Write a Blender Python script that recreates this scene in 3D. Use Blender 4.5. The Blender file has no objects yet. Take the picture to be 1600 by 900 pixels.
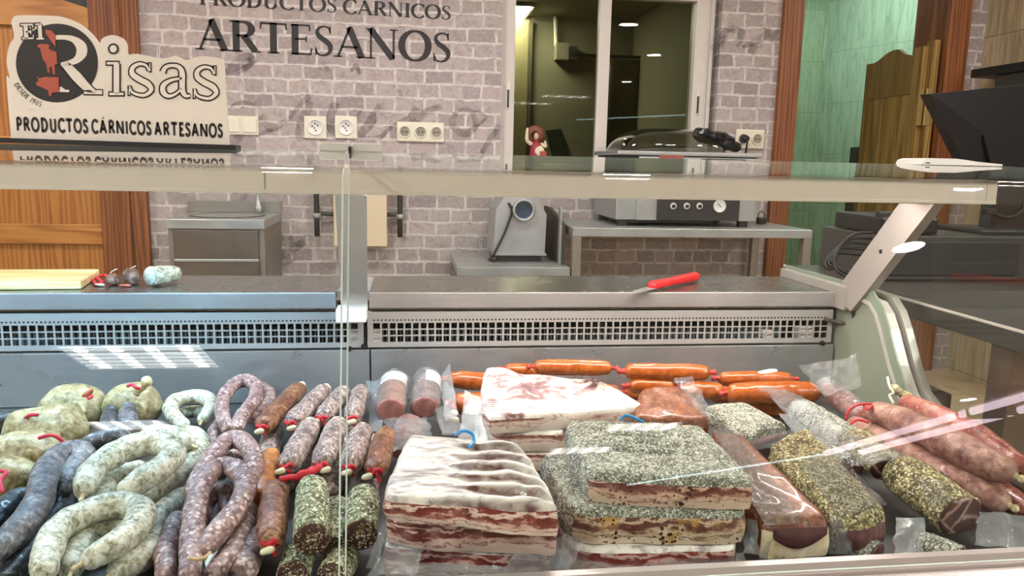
import bpy, bmesh, math, random
from mathutils import Vector, Matrix, noise
random.seed(7)
SC = bpy.context.scene
COL = SC.collection

# ------------------------------------------------------------------ camera
FPX = 1196.2
HC = 1.15
_p, _y, _r = math.radians(9.326), math.radians(7.7987), math.radians(-1.2336)
_F = Vector((math.sin(_y)*math.cos(_p), math.cos(_y)*math.cos(_p), -math.sin(_p)))
_rt = Vector((math.cos(_y), -math.sin(_y), 0)); _dn = _F.cross(_rt)
RT = _rt*math.cos(_r) + _dn*math.sin(_r)
DN = -_rt*math.sin(_r) + _dn*math.cos(_r)
EYE = Vector((0, 0, HC))
cd = bpy.data.cameras.new('camera'); cam = bpy.data.objects.new('camera', cd); COL.objects.link(cam)
cd.sensor_width = 36; cd.lens = FPX/1600*36; cd.clip_start = .02; cd.clip_end = 80
m = Matrix.Identity(4)
for i in range(3):
    m[i][0], m[i][1], m[i][2] = RT[i], -DN[i], -_F[i]
    m[i][3] = EYE[i]
cam.matrix_world = m
SC.camera = cam

# ------------------------------------------------------------------ view + world
vs = SC.view_settings
vs.view_transform = 'Standard'; vs.look = 'None'; vs.gamma = 1; vs.use_curve_mapping = False
vs.exposure = 0.0
w = bpy.data.worlds.new('world'); SC.world = w; w.use_nodes = True
w.node_tree.nodes['Background'].inputs[0].default_value = (.9, .95, 1, 1)
w.node_tree.nodes['Background'].inputs[1].default_value = .12

# lamp strengths, all in one place
L_TROFFER, L_STAFF, L_CASE_L, L_CASE_R, L_BACK, L_LOBBY, L_DOWN, L_BATTEN = 32.0, 40.0, 125.0, 100.0, 85.0, 17.0, 300.0, 15.0

def P(u, v, **k):
    """point where the line of sight through photo pixel (u, v) meets the plane x=, y= or z=."""
    d = RT*((u-800)/FPX) + DN*((v-450)/FPX) + _F
    a, val = next(iter(k.items())); i = 'xyz'.index(a)
    return EYE + d*((val-EYE[i])/d[i])

# ------------------------------------------------------------------ mesh helpers
class MB:
    def __init__(s): s.v = []; s.f = []; s.m = []
    def add(s, vs, fs, mi=0):
        b = len(s.v); s.v += [Vector(x) for x in vs]
        for f in fs: s.f.append([b+i for i in f]); s.m.append(mi)
        return s
    def bmesh(s, bm, mi=0):
        bm.verts.index_update()
        s.add([v.co.copy() for v in bm.verts], [[v.index for v in f.verts] for f in bm.faces], mi); bm.free(); return s
    def box(s, x0, x1, y0, y1, z0, z1, mi=0, bev=0, mat=None, seg=2):
        bm = bmesh.new()
        bmesh.ops.create_cube(bm, size=1, matrix=Matrix.Translation(((x0+x1)/2, (y0+y1)/2, (z0+z1)/2)) @ Matrix.Diagonal((abs(x1-x0), abs(y1-y0), abs(z1-z0), 1)))
        if bev: bmesh.ops.bevel(bm, geom=bm.edges[:], offset=bev, segments=seg, profile=.6, affect='EDGES')
        if mat: bmesh.ops.transform(bm, matrix=mat, verts=bm.verts[:])
        return s.bmesh(bm, mi)
    def prism(s, poly, axis, a0, a1, mi=0, caps=True):
        """poly: 2-D points in the plane of the other two axes (in x,y,z order)."""
        n = len(poly)
        def mk(p, a):
            if axis == 'x': return (a, p[0], p[1])
            if axis == 'y': return (p[0], a, p[1])
            return (p[0], p[1], a)
        vs = [mk(p, a0) for p in poly] + [mk(p, a1) for p in poly]
        fs = [[i, (i+1) % n, n+(i+1) % n, n+i] for i in range(n)]
        if caps: fs += [list(range(n))[::-1], list(range(n, 2*n))]
        return s.add(vs, fs, mi)
    def tube(s, pts, r, seg=18, ends='round', sub=5, squash=1.0, amp=0, freq=20, arc=None, mi=0, smooth=True, seed=0, up=(0, 0, 1), endlen=1.0):
        pts = [Vector(p) for p in pts]
        n0 = len(pts)
        rr = r if isinstance(r, (list, tuple)) else [r]*n0
        if smooth and n0 > 2: path, rad = spline(pts, rr, sub)
        elif n0 == 2:
            k = max(2, sub); path = [pts[0].lerp(pts[1], i/k) for i in range(k+1)]; rad = [rr[0]+(rr[1]-rr[0])*i/k for i in range(k+1)]
        else: path, rad = pts, list(rr)
        if ends == 'round':
            # gather both ends into domes
            t0 = (path[1]-path[0]).normalized(); t1 = (path[-1]-path[-2]).normalized()
            pre, prr, post, por = [], [], [], []
            for a in (88, 72, 50, 25):
                A = math.radians(a)
                pre.append(path[0]-t0*rad[0]*math.sin(A)*endlen); prr.append(rad[0]*math.cos(A))
                post.insert(0, path[-1]+t1*rad[-1]*math.sin(A)*endlen); por.insert(0, rad[-1]*math.cos(A))
            path = pre+path+post; rad = prr+rad+por
        n = len(path); upv = Vector(up); rings = []; prev = None
        for i, p in enumerate(path):
            t = (path[min(i+1, n-1)]-path[max(i-1, 0)]).normalized()
            if prev is None:
                side = t.cross(upv)
                if side.length < .05: side = t.cross(Vector((1, 0, 0)))
                side.normalize()
            else:
                side = prev - t*prev.dot(t); side.normalize()
            prev = side; u2 = side.cross(t).normalized()
            a0, a1 = arc if arc else (0, 2*math.pi)
            ring = []
            for k in range(seg + (1 if arc else 0)):
                a = a0+(a1-a0)*k/seg
                d = side*math.cos(a)+u2*math.sin(a)*squash
                q = p+d*rad[i]
                if amp: q = q+d*(amp*noise.noise(q*freq+Vector((seed*3.1, seed, 0))))
                ring.append(q)
            rings.append(ring)
        m = len(rings[0]); vs = [q for rg in rings for q in rg]; fs = []
        for i in range(n-1):
            for k in range(m if not arc else m-1):
                k2 = (k+1) % m
                fs.append([i*m+k, i*m+k2, (i+1)*m+k2, (i+1)*m+k])
        if not arc and ends != 'none':
            fs.append(list(range(m))[::-1]); fs.append([(n-1)*m+k for k in range(m)])
        return s.add(vs, fs, mi)
    def lathe(s, prof, c, seg=24, axis='z', mi=0):
        c = Vector(c); vs = []; n = len(prof)
        for k in range(seg):
            a = 2*math.pi*k/seg
            for r, h in prof:
                q = (r*math.cos(a), r*math.sin(a), h)
                if axis == 'y': q = (r*math.cos(a), h, r*math.sin(a))
                if axis == 'x': q = (h, r*math.cos(a), r*math.sin(a))
                vs.append(c+Vector(q))
        fs = [[k*n+i, ((k+1) % seg)*n+i, ((k+1) % seg)*n+i+1, k*n+i+1] for k in range(seg) for i in range(n-1)]
        return s.add(vs, fs, mi)
    def ell(s, c, r, mi=0, amp=0, freq=10, seg=24, rings=14, seed=0, rot=0):
        c = Vector(c); vs = []; fs = []
        for i in range(rings+1):
            th = math.pi*i/rings
            for k in range(seg):
                a = 2*math.pi*k/seg
                d = Vector((math.sin(th)*math.cos(a)*r[0], math.sin(th)*math.sin(a)*r[1], math.cos(th)*r[2]))
                if amp: d *= 1+amp*noise.noise(d*freq+Vector((seed, 0, seed*2)))
                if rot: d = Matrix.Rotation(rot, 3, 'Z') @ d
                vs.append(c+d)
        for i in range(rings):
            for k in range(seg):
                fs.append([i*seg+k, (i+1)*seg+k, (i+1)*seg+(k+1) % seg, i*seg+(k+1) % seg])
        return s.add(vs, fs, mi)
    def grid(s, fn, nu, nv, mi=0):
        vs = [fn(i/nu, j/nv) for j in range(nv+1) for i in range(nu+1)]
        fs = [[j*(nu+1)+i, j*(nu+1)+i+1, (j+1)*(nu+1)+i+1, (j+1)*(nu+1)+i] for j in range(nv) for i in range(nu)]
        return s.add(vs, fs, mi)
    def build(s, name, mats, parent=None, smooth=False, label=None, cat=None, group=None, kind=None, solid=0, subsurf=0, clean=True, origin=None):
        if not isinstance(mats, (list, tuple)): mats = [mats]
        me = bpy.data.meshes.new(name)
        xs = [v.x for v in s.v]; ys = [v.y for v in s.v]; zs = [v.z for v in s.v]
        o0 = Vector(((min(xs)+max(xs))/2, (min(ys)+max(ys))/2, min(zs)))
        if origin is not None: o0 = Vector(origin)
        me.from_pydata([v-o0 for v in s.v], [], s.f)
        for mt in mats: me.materials.append(mt)
        for p, mi in zip(me.polygons, s.m): p.material_index = mi; p.use_smooth = smooth
        me.update()
        if clean:
            bm = bmesh.new(); bm.from_mesh(me); bmesh.ops.recalc_face_normals(bm, faces=bm.faces[:]); bm.to_mesh(me); bm.free()
        o = bpy.data.objects.new(name, me); COL.objects.link(o)
        if parent is not None:
            o.parent = parent; wl = Vector(); q = parent
            while q is not None: wl += q.location; q = q.parent
            o.location = o0-wl
        else: o.location = o0
        if solid:
            md = o.modifiers.new('thickness', 'SOLIDIFY'); md.thickness = solid; md.offset = 0
        if subsurf:
            md = o.modifiers.new('round', 'SUBSURF'); md.levels = subsurf; md.render_levels = subsurf
        tag(o, label, cat, group, kind)
        return o

def spline(pts, rr, sub):
    out, ro = [], []; n = len(pts)
    for i in range(n-1):
        p0, p1, p2, p3 = pts[max(i-1, 0)], pts[i], pts[i+1], pts[min(i+2, n-1)]
        for k in range(sub):
            t = k/sub
            out.append(.5*((2*p1)+(p2-p0)*t+(2*p0-5*p1+4*p2-p3)*t*t+(3*p1-p0-3*p2+p3)*t**3))
            ro.append(rr[i]+(rr[i+1]-rr[i])*t)
    out.append(pts[-1]); ro.append(rr[-1]); return out, ro

def tag(o, label=None, cat=None, group=None, kind=None):
    if label: o['label'] = label
    if cat: o['category'] = cat
    if group: o['group'] = group
    if kind: o['kind'] = kind
    return o

def thing(name, label, cat, loc, group=None):
    o = bpy.data.objects.new(name, None); COL.objects.link(o); o.location = Vector(loc); o.empty_display_size = .02
    return tag(o, label, cat, group)

# ------------------------------------------------------------------ materials
def lin(h):
    h = h.lstrip('#'); c = [int(h[i:i+2], 16)/255 for i in (0, 2, 4)]
    return tuple((x/12.92 if x <= .04045 else ((x+.055)/1.055)**2.4) for x in c)+(1,)

class NT:
    def __init__(s, name):
        s.mat = bpy.data.materials.new(name); s.mat.use_nodes = True; s.t = s.mat.node_tree
        s.t.nodes.clear(); s.out = s.t.nodes.new('ShaderNodeOutputMaterial')
        s.tc = s.t.nodes.new('ShaderNodeTexCoord')
    def n(s, typ, ins=None, **kw):
        nd = s.t.nodes.new('ShaderNode'+typ)
        for k, v in kw.items(): setattr(nd, k, v)
        for k, v in (ins or {}).items(): s.put(nd.inputs[k], v)
        return nd
    def put(s, sock, v):
        if hasattr(v, 'is_linked') or isinstance(v, bpy.types.NodeSocket): s.t.links.new(v, sock)
        else: sock.default_value = v
    def map(s, scale=(1, 1, 1), rot=(0, 0, 0), src=None):
        return s.n('Mapping', {'Vector': src or s.tc.outputs['Object'], 'Scale': scale, 'Rotation': rot}).outputs[0]
    def noise(s, scale, detail=4, rough=.55, dist=0, vec=None, out='Fac'):
        return s.n('TexNoise', {'Vector': vec or s.tc.outputs['Object'], 'Scale': scale, 'Detail': detail, 'Roughness': rough, 'Distortion': dist}).outputs[out]
    def vor(s, scale, vec=None, out='Distance', feature='F1', rnd=1):
        return s.n('TexVoronoi', {'Vector': vec or s.tc.outputs['Object'], 'Scale': scale, 'Randomness': rnd}, feature=feature).outputs[out]
    def ramp(s, fac, stops, interp='LINEAR'):
        nd = s.n('ValToRGB', {'Fac': fac}); r = nd.color_ramp; r.interpolation = interp
        while len(r.elements) < len(stops): r.elements.new(.5)
        for e, (p, c) in zip(r.elements, stops):
            e.position = p; e.color = lin(c) if isinstance(c, str) else ((c, c, c, 1) if not isinstance(c, tuple) else c)
        return nd.outputs[0]
    def mix(s, fac, a, b, mode='MIX'):
        nd = s.n('Mix', data_type='RGBA', blend_type=mode)
        for i, v in ((0, fac), (6, a), (7, b)):
            if isinstance(v, str): v = lin(v)
            s.put(nd.inputs[i], v)
        return nd.outputs[2]
    def math(s, op, a, b=0, c=0):
        nd = s.n('Math', operation=op)
        for i, v in enumerate((a, b, c)): s.put(nd.inputs[i], v)
        return nd.outputs[0]
    def bump(s, h, strength=.3, dist=.002, prev=None):
        ins = {'Height': h, 'Strength': strength, 'Distance': dist}
        if prev is not None: ins['Normal'] = prev
        return s.n('Bump', ins).outputs[0]
    def pbr(s, col, rough=.5, metal=0, normal=None, spec=.5, coat=0, sss=0, alpha=None):
        ins = {'Base Color': lin(col) if isinstance(col, str) else col, 'Roughness': rough, 'Metallic': metal, 'Specular IOR Level': spec, 'Coat Weight': coat}
        if normal is not None: ins['Normal'] = normal
        b = s.n('BsdfPrincipled', ins); s.t.links.new(b.outputs[0], s.out.inputs[0]); return s.mat
    def surf(s, sh): s.t.links.new(sh, s.out.inputs[0]); return s.mat

def plain(name, col, rough=.5, metal=0, spec=.5, coat=0, var=.06, vscale=30, bump=0):
    t = NT(name); c = lin(col)
    f = t.noise(vscale, 4)
    k = lambda q: tuple(min(1, x*q) for x in c[:3])+(1,)
    cc = t.ramp(f, [(.3, k(1-var)), (.7, k(1+var))])
    nm = t.bump(f, bump, .001) if bump else None
    return t.pbr(cc, rough, metal, nm, spec, coat)

def emit(name, col, strength):
    t = NT(name); e = t.n('Emission', {'Color': lin(col), 'Strength': strength}); return t.surf(e.outputs[0])

def mottle(name, dark, mid, light, scale, rough=.42, lo=.36, hi=.64, wr=0, wscale=60, spec=.5, speck=None, sscale=220, st=.35, coat=0, vecs=(1, 1, 1)):
    t = NT(name); vec = t.map(vecs)
    a = t.noise(scale, 6, .62, .6, vec); b = t.noise(scale*.28, 3, .5, 0, vec)
    f = t.math('ADD', t.math('MULTIPLY', a, .7), t.math('MULTIPLY', b, .3))
    c = t.ramp(f, [(lo, dark), ((lo+hi)/2, mid), (hi, light)])
    hgt = a
    if speck:
        d = t.vor(sscale, t.n('VectorMath', {0: vec, 1: t.n('VectorMath', {0: t.noise(sscale*.6, 2, out='Color'), 'Scale': .006}, operation='SCALE').outputs[0]}, operation='ADD').outputs[0])
        sel = t.noise(sscale*.35, 2)
        k = t.ramp(t.math('ADD', d, t.math('MULTIPLY', t.math('SUBTRACT', sel, .5), -1.1)), [(st-.1, 1.0), (st+.1, 0.0)])
        c = t.mix(k, c, speck)
    nm = t.bump(hgt, .25, .0015)
    if wr:
        wv = t.noise(wscale, 5, .65, 1.5, vec)
        nm = t.bump(wv, wr, .003, nm)
    return t.pbr(c, rough, 0, nm, spec, coat)
M = {}
M['pale'] = mottle('pale_casing', '#4f4e3c', '#a5a58e', '#d6d8c8', 130, .45, .36, .57, wr=.25, wscale=70)
M['red'] = mottle('cured_red_casing', '#4a2d30', '#836765', '#aa9491', 130, .42, .38, .62, wr=.4, wscale=110, speck='#cfb8b2', sscale=135, st=.32)
M['salami'] = mottle('grey_salami_casing', '#3f3132', '#7d6866', '#c2b4ac', 150, .33, .40, .60, wr=.8, wscale=130, speck='#d6ccc4', sscale=170, st=.28, coat=.25)
M['chorizo'] = mottle('brown_chorizo_casing', '#38190c', '#74402a', '#b08a62', 130, .32, .38, .62, wr=.7, wscale=90, coat=.3, speck='#b07c5c', sscale=180, st=.2)
M['orange_ch'] = mottle('orange_chorizo_casing', '#6a3010', '#a8642a', '#c98f4c', 70, .35, .34, .66, wr=.5, coat=.2)
M['morcilla'] = mottle('black_pudding_casing', '#15181c', '#3a3f47', '#8d949b', 140, .3, .40, .64, wr=.5, wscale=90, coat=.3)
M['morcilla_grey'] = mottle('grey_pudding_casing', '#2c2b2e', '#626064', '#9c9b9e', 150, .38, .38, .64, wr=.4, wscale=90)
M['botillo'] = mottle('stuffed_bladder_skin', '#5a4c28', '#928660', '#c2b992', 75, .4, .36, .60, wr=.5, wscale=50)
M['sobrasada'] = mottle('orange_casing', '#78340e', '#a3511a', '#bf7030', 110, .26, .30, .72, wr=.12, wscale=40, coat=.4)
M['bigs'] = mottle('thick_sausage_casing', '#552c28', '#966a5e', '#c0a08e', 70, .36, .34, .66, wr=.5, wscale=150, coat=.15)
M['bigs_red'] = mottle('thick_red_sausage_casing', '#5c2622', '#96544a', '#b98a78', 55, .34, .32, .68, wr=.35, coat=.2, speck='#c79a88', sscale=120, st=.2)
M['tail'] = mottle('tied_gut_end', '#8b7b50', '#c6b98e', '#e4dcc0', 120, .5)

def herb(name, cols, base, sc=330, cover=.5, rough=.75):
    t = NT(name)
    d = t.vor(sc); c = t.n('TexVoronoi', {'Vector': t.tc.outputs['Object'], 'Scale': sc}).outputs['Color']
    g = t.n('SeparateColor', {'Color': c}).outputs[0]
    hc = t.ramp(g, [(0, cols[0]), (.45, cols[1]), (.8, cols[2]), (1, cols[3])])
    n2 = t.noise(60, 3)
    k = t.ramp(t.math('ADD', d, t.math('MULTIPLY', t.math('SUBTRACT', n2, .5), 1.2)), [(cover-.08, 1.0), (cover+.12, 0.0)])
    c2 = t.mix(k, base, hc)
    h = t.math('SUBTRACT', 1.0, d)
    nm = t.bump(h, .9, .0022, t.bump(t.noise(110, 3), .4, .003))
    return t.pbr(c2, rough, 0, nm, .4)
M['herb'] = herb('herb_crust', ('#5a5e42', '#8e9270', '#b6b998', '#e6e6d0'), '#45472f', 310, .62)
M['herb_grey'] = herb('grey_pepper_crust', ('#5e6056', '#9a9d8f', '#bdbfb0', '#e4e5d8'), '#57584c', 400, .64)
M['herb_gold'] = herb('golden_herb_crust', ('#5a5236', '#958b60', '#bdb388', '#e6dfbc'), '#4e4630', 300, .60)
M['herb_dark'] = herb('herb_on_dark_meat', ('#6a5a40', '#968a66', '#bab290', '#e2dcc0'), '#45281f', 300, .40)

def bacon(name, th, fat='#e2d4c8', lean='#7c2c2a', pink='#c79e92', specks=0, seed=0.0, yellow=0):
    """layered belly seen on a cut face: bands follow the height inside the slab, wandering along it."""
    t = NT(name)
    sep = t.n('SeparateXYZ', {'Vector': t.tc.outputs['Object']})
    v1 = t.map((16, 9, 40)); v1 = t.n('VectorMath', {0: v1, 1: (seed, seed*2, 0)}, operation='ADD').outputs[0]
    w1 = t.noise(1.0, 5, .6, .4, v1)
    v2 = t.map((60, 40, 150)); w2 = t.noise(1.0, 5, .7, .5, v2)
    z = t.math('DIVIDE', sep.outputs[2], th)
    f = t.math('ADD', z, t.math('ADD', t.math('MULTIPLY', t.math('SUBTRACT', w1, .5), 1.15), t.math('MULTIPLY', t.math('SUBTRACT', w2, .5), .42)))
    c = t.ramp(f, [(0, fat), (.29, fat), (.32, lean), (.35, pink), (.40, fat), (.50, pink), (.55, lean), (.70, '#5a201e'), (.73, pink), (.80, fat), (.84, lean), (.94, lean), (.97, pink), (1, fat)])
    c = t.mix(t.ramp(t.noise(45, 4), [(.45, 0.0), (.7, .35)]), c, pink)
    if yellow:
        c = t.mix(t.ramp(t.noise(22, 3), [(.54, 0.0), (.66, .7)]), c, '#c49a48')
    if specks:
        d = t.vor(170); s = t.noise(38, 3)
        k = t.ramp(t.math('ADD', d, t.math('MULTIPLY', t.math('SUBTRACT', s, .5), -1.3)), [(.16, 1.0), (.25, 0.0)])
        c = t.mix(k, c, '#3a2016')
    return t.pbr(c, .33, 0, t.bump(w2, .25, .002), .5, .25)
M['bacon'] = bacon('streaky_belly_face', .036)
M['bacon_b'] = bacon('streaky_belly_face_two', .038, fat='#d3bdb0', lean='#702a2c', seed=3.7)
M['bacon_c'] = bacon('streaky_belly_face_three', .045, fat='#c8b4aa', pink='#b98880', seed=9.1)
M['bacon_w'] = bacon('pale_belly_face', .04, fat='#e2d6ca', lean='#95635a', pink='#d0b0a2', seed=5.0)
M['bacon_p'] = bacon('peppered_belly_face', .04, fat='#cdb8a4', lean='#6d4038', pink='#b48e7c', specks=1, seed=2.0)
M['bacon_py'] = bacon('peppered_yellow_belly_face', .045, fat='#d6c4ac', lean='#5f3c30', pink='#a58a70', specks=1, seed=7.0, yellow=1)
def rindfat():
    t = NT('white_belly_top')
    a = t.noise(34, 6, .6, .8, t.map((1, 1.9, 1))); b = t.noise(9, 3)
    c = t.ramp(t.math('ADD', t.math('MULTIPLY', a, .65), t.math('MULTIPLY', b, .35)), [(.38, '#7d6a6c'), (.45, '#b9b1ae'), (.50, '#e2ded8'), (.75, '#f0ede6')])
    return t.pbr(c, .38, 0, t.bump(a, .3, .003), .5, .15)
M['fat'] = rindfat()
def rindred():
    t = NT('white_belly_top_with_lean')
    a = t.noise(20, 7, .66, 1.0, t.map((1, 1.7, 1))); b = t.noise(7, 3)
    c = t.ramp(t.math('ADD', t.math('MULTIPLY', a, .6), t.math('MULTIPLY', b, .4)), [(.40, '#6a4448'), (.45, '#93706f'), (.475, '#d6c9c2'), (.52, '#e9e4dc'), (.75, '#f0ede6')])
    return t.pbr(c, .38, 0, t.bump(a, .4, .003), .5, .15)
M['fat_red'] = rindred()
def rindrib():
    t = NT('ribbed_belly_top')
    a = t.noise(30, 6, .6, 1.2, t.map((.8, 2.4, 1))); b = t.noise(11, 4)
    c = t.ramp(t.math('ADD', t.math('MULTIPLY', a, .6), t.math('MULTIPLY', b, .4)), [(.36, '#5c5055'), (.44, '#a39c9c'), (.50, '#cfc9c2'), (.62, '#e4dfd2')])
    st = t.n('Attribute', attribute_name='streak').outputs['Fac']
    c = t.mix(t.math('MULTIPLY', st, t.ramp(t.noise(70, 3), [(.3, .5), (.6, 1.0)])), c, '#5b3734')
    return t.pbr(c, .36, 0, t.bump(a, .4, .003), .5, .2)
M['ribtop'] = rindrib()
M['paprika'] = mottle('paprika_rub', '#421c0e', '#6f3820', '#9a643e', 130, .4, .32, .68, wr=.3, coat=.3, speck='#c2a078', sscale=380, st=.16)
M['loin'] = mottle('dark_cured_loin_face', '#3a2020', '#5c3837', '#7b5654', 30, .3, .3, .7, coat=.25)
M['loin_pink'] = mottle('pink_loin_face', '#7a4a48', '#a4706c', '#bd908a', 40, .22, .3, .7, coat=.4)
M['lomo_skin'] = mottle('orange_loin_skin', '#7a4630', '#a8705a', '#c29280', 60, .3, .3, .7, wr=.4, coat=.4)
M['lomo_skin_b'] = mottle('purple_loin_skin', '#4e3436', '#7d5c5a', '#a08680', 70, .3, .3, .7, wr=.5, coat=.4)
def marbled():
    t = NT('marbled_loin_face')
    d = t.vor(26, feature='DISTANCE_TO_EDGE', vec=t.n('VectorMath', {0: t.tc.outputs['Object'], 1: t.n('VectorMath', {0: t.noise(30, 2, out='Color'), 'Scale': .02}, operation='SCALE').outputs[0]}, operation='ADD').outputs[0])
    c = t.mix(t.ramp(d, [(.02, 1.0), (.07, 0.0)]), t.ramp(t.noise(40, 5), [(.3, '#3c211f'), (.7, '#613a35')]), '#a08476')
    return t.pbr(c, .3, 0, None, .5, .3)
M['marbled'] = marbled()
M['fatstrip'] = mottle('yellowish_fat', '#b99a58', '#d8c8a0', '#e6dcc4', 50, .35, .3, .6)
M['string_red'] = plain('red_string', '#c01f2e', .6)
M['string_pink'] = plain('crimson_string', '#c23048', .6)
M['string_white'] = plain('white_string', '#d8d2c2', .7)
M['string_blue'] = plain('blue_string', '#1c8ccc', .4)
M['clip'] = plain('ivory_clip', '#ddd6b4', .35)
M['paper'] = plain('white_label_paper', '#eceae2', .6)

def film(name, alpha=.80, tint='#eef3f6', rough=.12, wscale=26, milk=.10, wr=.8, stretch=(1, 1, 1), dist=.006):
    t = NT(name)
    h = t.noise(wscale, 5, .6, 1.2, t.map(stretch)); nm = t.bump(h, wr, dist)
    tr = t.n('BsdfTransparent', {'Color': lin(tint)}).outputs[0]
    gl = t.n('BsdfGlossy', {'Color': (1, 1, 1, 1), 'Roughness': rough, 'Normal': nm}).outputs[0]
    df = t.n('BsdfDiffuse', {'Color': lin('#d6dde2'), 'Normal': nm}).outputs[0]
    lw = t.n('LayerWeight', {'Blend': .45, 'Normal': nm}).outputs['Facing']
    k = t.math('ADD', t.math('MULTIPLY', t.math('POWER', lw, 2.0), .6), 1-alpha-.1 if alpha < .9 else .04)
    a = t.n('MixShader', {0: k, 1: tr, 2: gl}).outputs[0]
    b = t.n('MixShader', {0: milk, 1: a, 2: df}).outputs[0]
    return t.surf(b)
M['bag'] = film('vacuum_bag_film', .84, milk=.08, wscale=40, wr=1)
M['bag_milky'] = film('milky_bag_film', .82, milk=.22, rough=.14, wscale=34, wr=1)
M['cling'] = film('stretched_film', .74, wscale=190, milk=.0, rough=.05, wr=1.0, stretch=(1.6, .14, 1), dist=.02)

def glass(name, tint='#f3f8f6', base=.05):
    t = NT(name)
    f = t.n('LayerWeight', {'Blend': .5}).outputs['Facing']
    k = t.math('ADD', base, t.math('MULTIPLY', t.math('POWER', f, 5.0), 1-base))
    tr = t.n('BsdfTransparent', {'Color': lin(tint)}).outputs[0]
    gl = t.n('BsdfGlossy', {'Color': (1, 1, 1, 1), 'Roughness': .0}).outputs[0]
    return t.surf(t.n('MixShader', {0: k, 1: tr, 2: gl}).outputs[0])
M['glass'] = glass('display_glass', '#f9fbfa', base=.021)
M['window_glass'] = glass('window_glass', '#d8dccf', .012)
M['dome'] = glass('clear_acrylic', '#dfe2de', .10)
M['glass_edge'] = plain('glass_cut_edge', '#cfe0d9', .12)

def steel(name, col='#a9a8a4', rough=.32, stretch=(1, 40, 40), metal=.92, dirt=0):
    t = NT(name); h = t.noise(6, 4, .6, 0, t.map(stretch)); b = t.noise(7, 5, .6, .5)
    c0 = lin(col)
    c = t.ramp(t.math('ADD', t.math('MULTIPLY', h, .5), t.math('MULTIPLY', b, .5)), [(.3, tuple(x*.78 for x in c0[:3])+(1,)), (.7, c0)])
    r = t.ramp(b, [(.3, rough*.75), (.7, rough*1.3)])
    return t.pbr(c, r, metal, t.bump(h, .06, .001))
M['steel'] = steel('brushed_steel', '#b2b4b5', .34, metal=.55)
M['post'] = plain('post_aluminium', '#9b9893', .42, .1, var=.03)
M['steel_back'] = steel('well_steel', '#a2a7aa', .30, (3, 14, 14), metal=.6)
M['deck'] = steel('deck_steel', '#5d5e5e', .4, metal=.6)
M['worktop'] = steel('worktop_steel', '#85827e', .24, metal=.8)
M['grille'] = plain('grille_metal', '#a9acab', .4, .3, var=.03)
M['steel_dull'] = steel('dull_steel', '#938d86', .42, (30, 30, 1), metal=.5)
M['alu'] = plain('anodised_aluminium', '#d8cfc6', .45, .05, var=.03)
M['alu_white'] = plain('pale_aluminium', '#c9c7c2', .35, .3, var=.03)
M['frame_white'] = plain('white_lacquered_aluminium', '#c9c1bb', .4, .0, var=.03)
M['black'] = plain('black_plastic', '#1b1b1e', .38)
M['dark'] = plain('dark_plastic', '#2a2a2c', .45)
M['dark_grey'] = plain('dark_grey_panel', '#3c3a38', .5)
M['rubber'] = plain('black_rubber', '#1b1c1b', .5)
M['white_plastic'] = plain('cream_plastic', '#d8d2c0', .35, var=.02)
M['white'] = plain('white_plastic', '#dedcd8', .35, var=.02)
M['case_plastic'] = plain('pale_case_lining', '#858d7d', .4, var=.05, vscale=8)
M['case_trim'] = plain('green_grey_case_trim', '#7f8d7b', .35, var=.03)
M['grey_trim'] = plain('grey_case_edge', '#a3a29a', .35, .3)
M['red_plastic'] = plain('red_handle_plastic', '#d2232a', .35)
M['cream_metal'] = plain('cream_enamel', '#d2bfa4', .35, var=.03)

def wood(name, a, b, c, rough=.4, axis='z', sc=1.0, coat=.25):
    t = NT(name)
    st = {'z': (22, 22, 1.3), 'x': (1.3, 22, 22), 'y': (22, 1.3, 22)}[axis]
    v = t.map(tuple(x*sc for x in st))
    n1 = t.noise(1.0, 6, .6, 1.6, v)
    w = t.n('TexWave', {'Vector': t.n('VectorMath', {0: v, 1: t.n('VectorMath', {0: t.noise(.5, 3, out='Color', vec=v), 'Scale': 2.2}, operation='SCALE').outputs[0]}, operation='ADD').outputs[0], 'Scale': .55, 'Distortion': 3.0, 'Detail': 3}, wave_type='BANDS', bands_direction='X').outputs['Fac']
    f = t.math('ADD', t.math('MULTIPLY', n1, .6), t.math('MULTIPLY', w, .4))
    col = t.ramp(f, [(.22, a), (.48, b), (.78, c)])
    return t.pbr(col, rough, 0, t.bump(n1, .12, .001), .5, coat)
M['wood_door'] = wood('honey_pine', '#8a5428', '#a56c34', '#b27a40', coat=.1)
M['wood_rail'] = wood('honey_pine_rail', '#915a2c', '#aa7238', '#b57e44', axis='x', coat=.1)
M['wood_frame'] = wood('reddish_pine_frame', '#5c311a', '#7d4724', '#915a32', sc=1.2, coat=0, rough=.5)
M['wood_swing'] = wood('olive_pine', '#6d5226', '#92713a', '#a98a4e')
M['wood_board'] = wood('beech_board', '#c9a468', '#e0c48a', '#ecd7a6', axis='x', sc=.9, rough=.5, coat=0)

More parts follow.
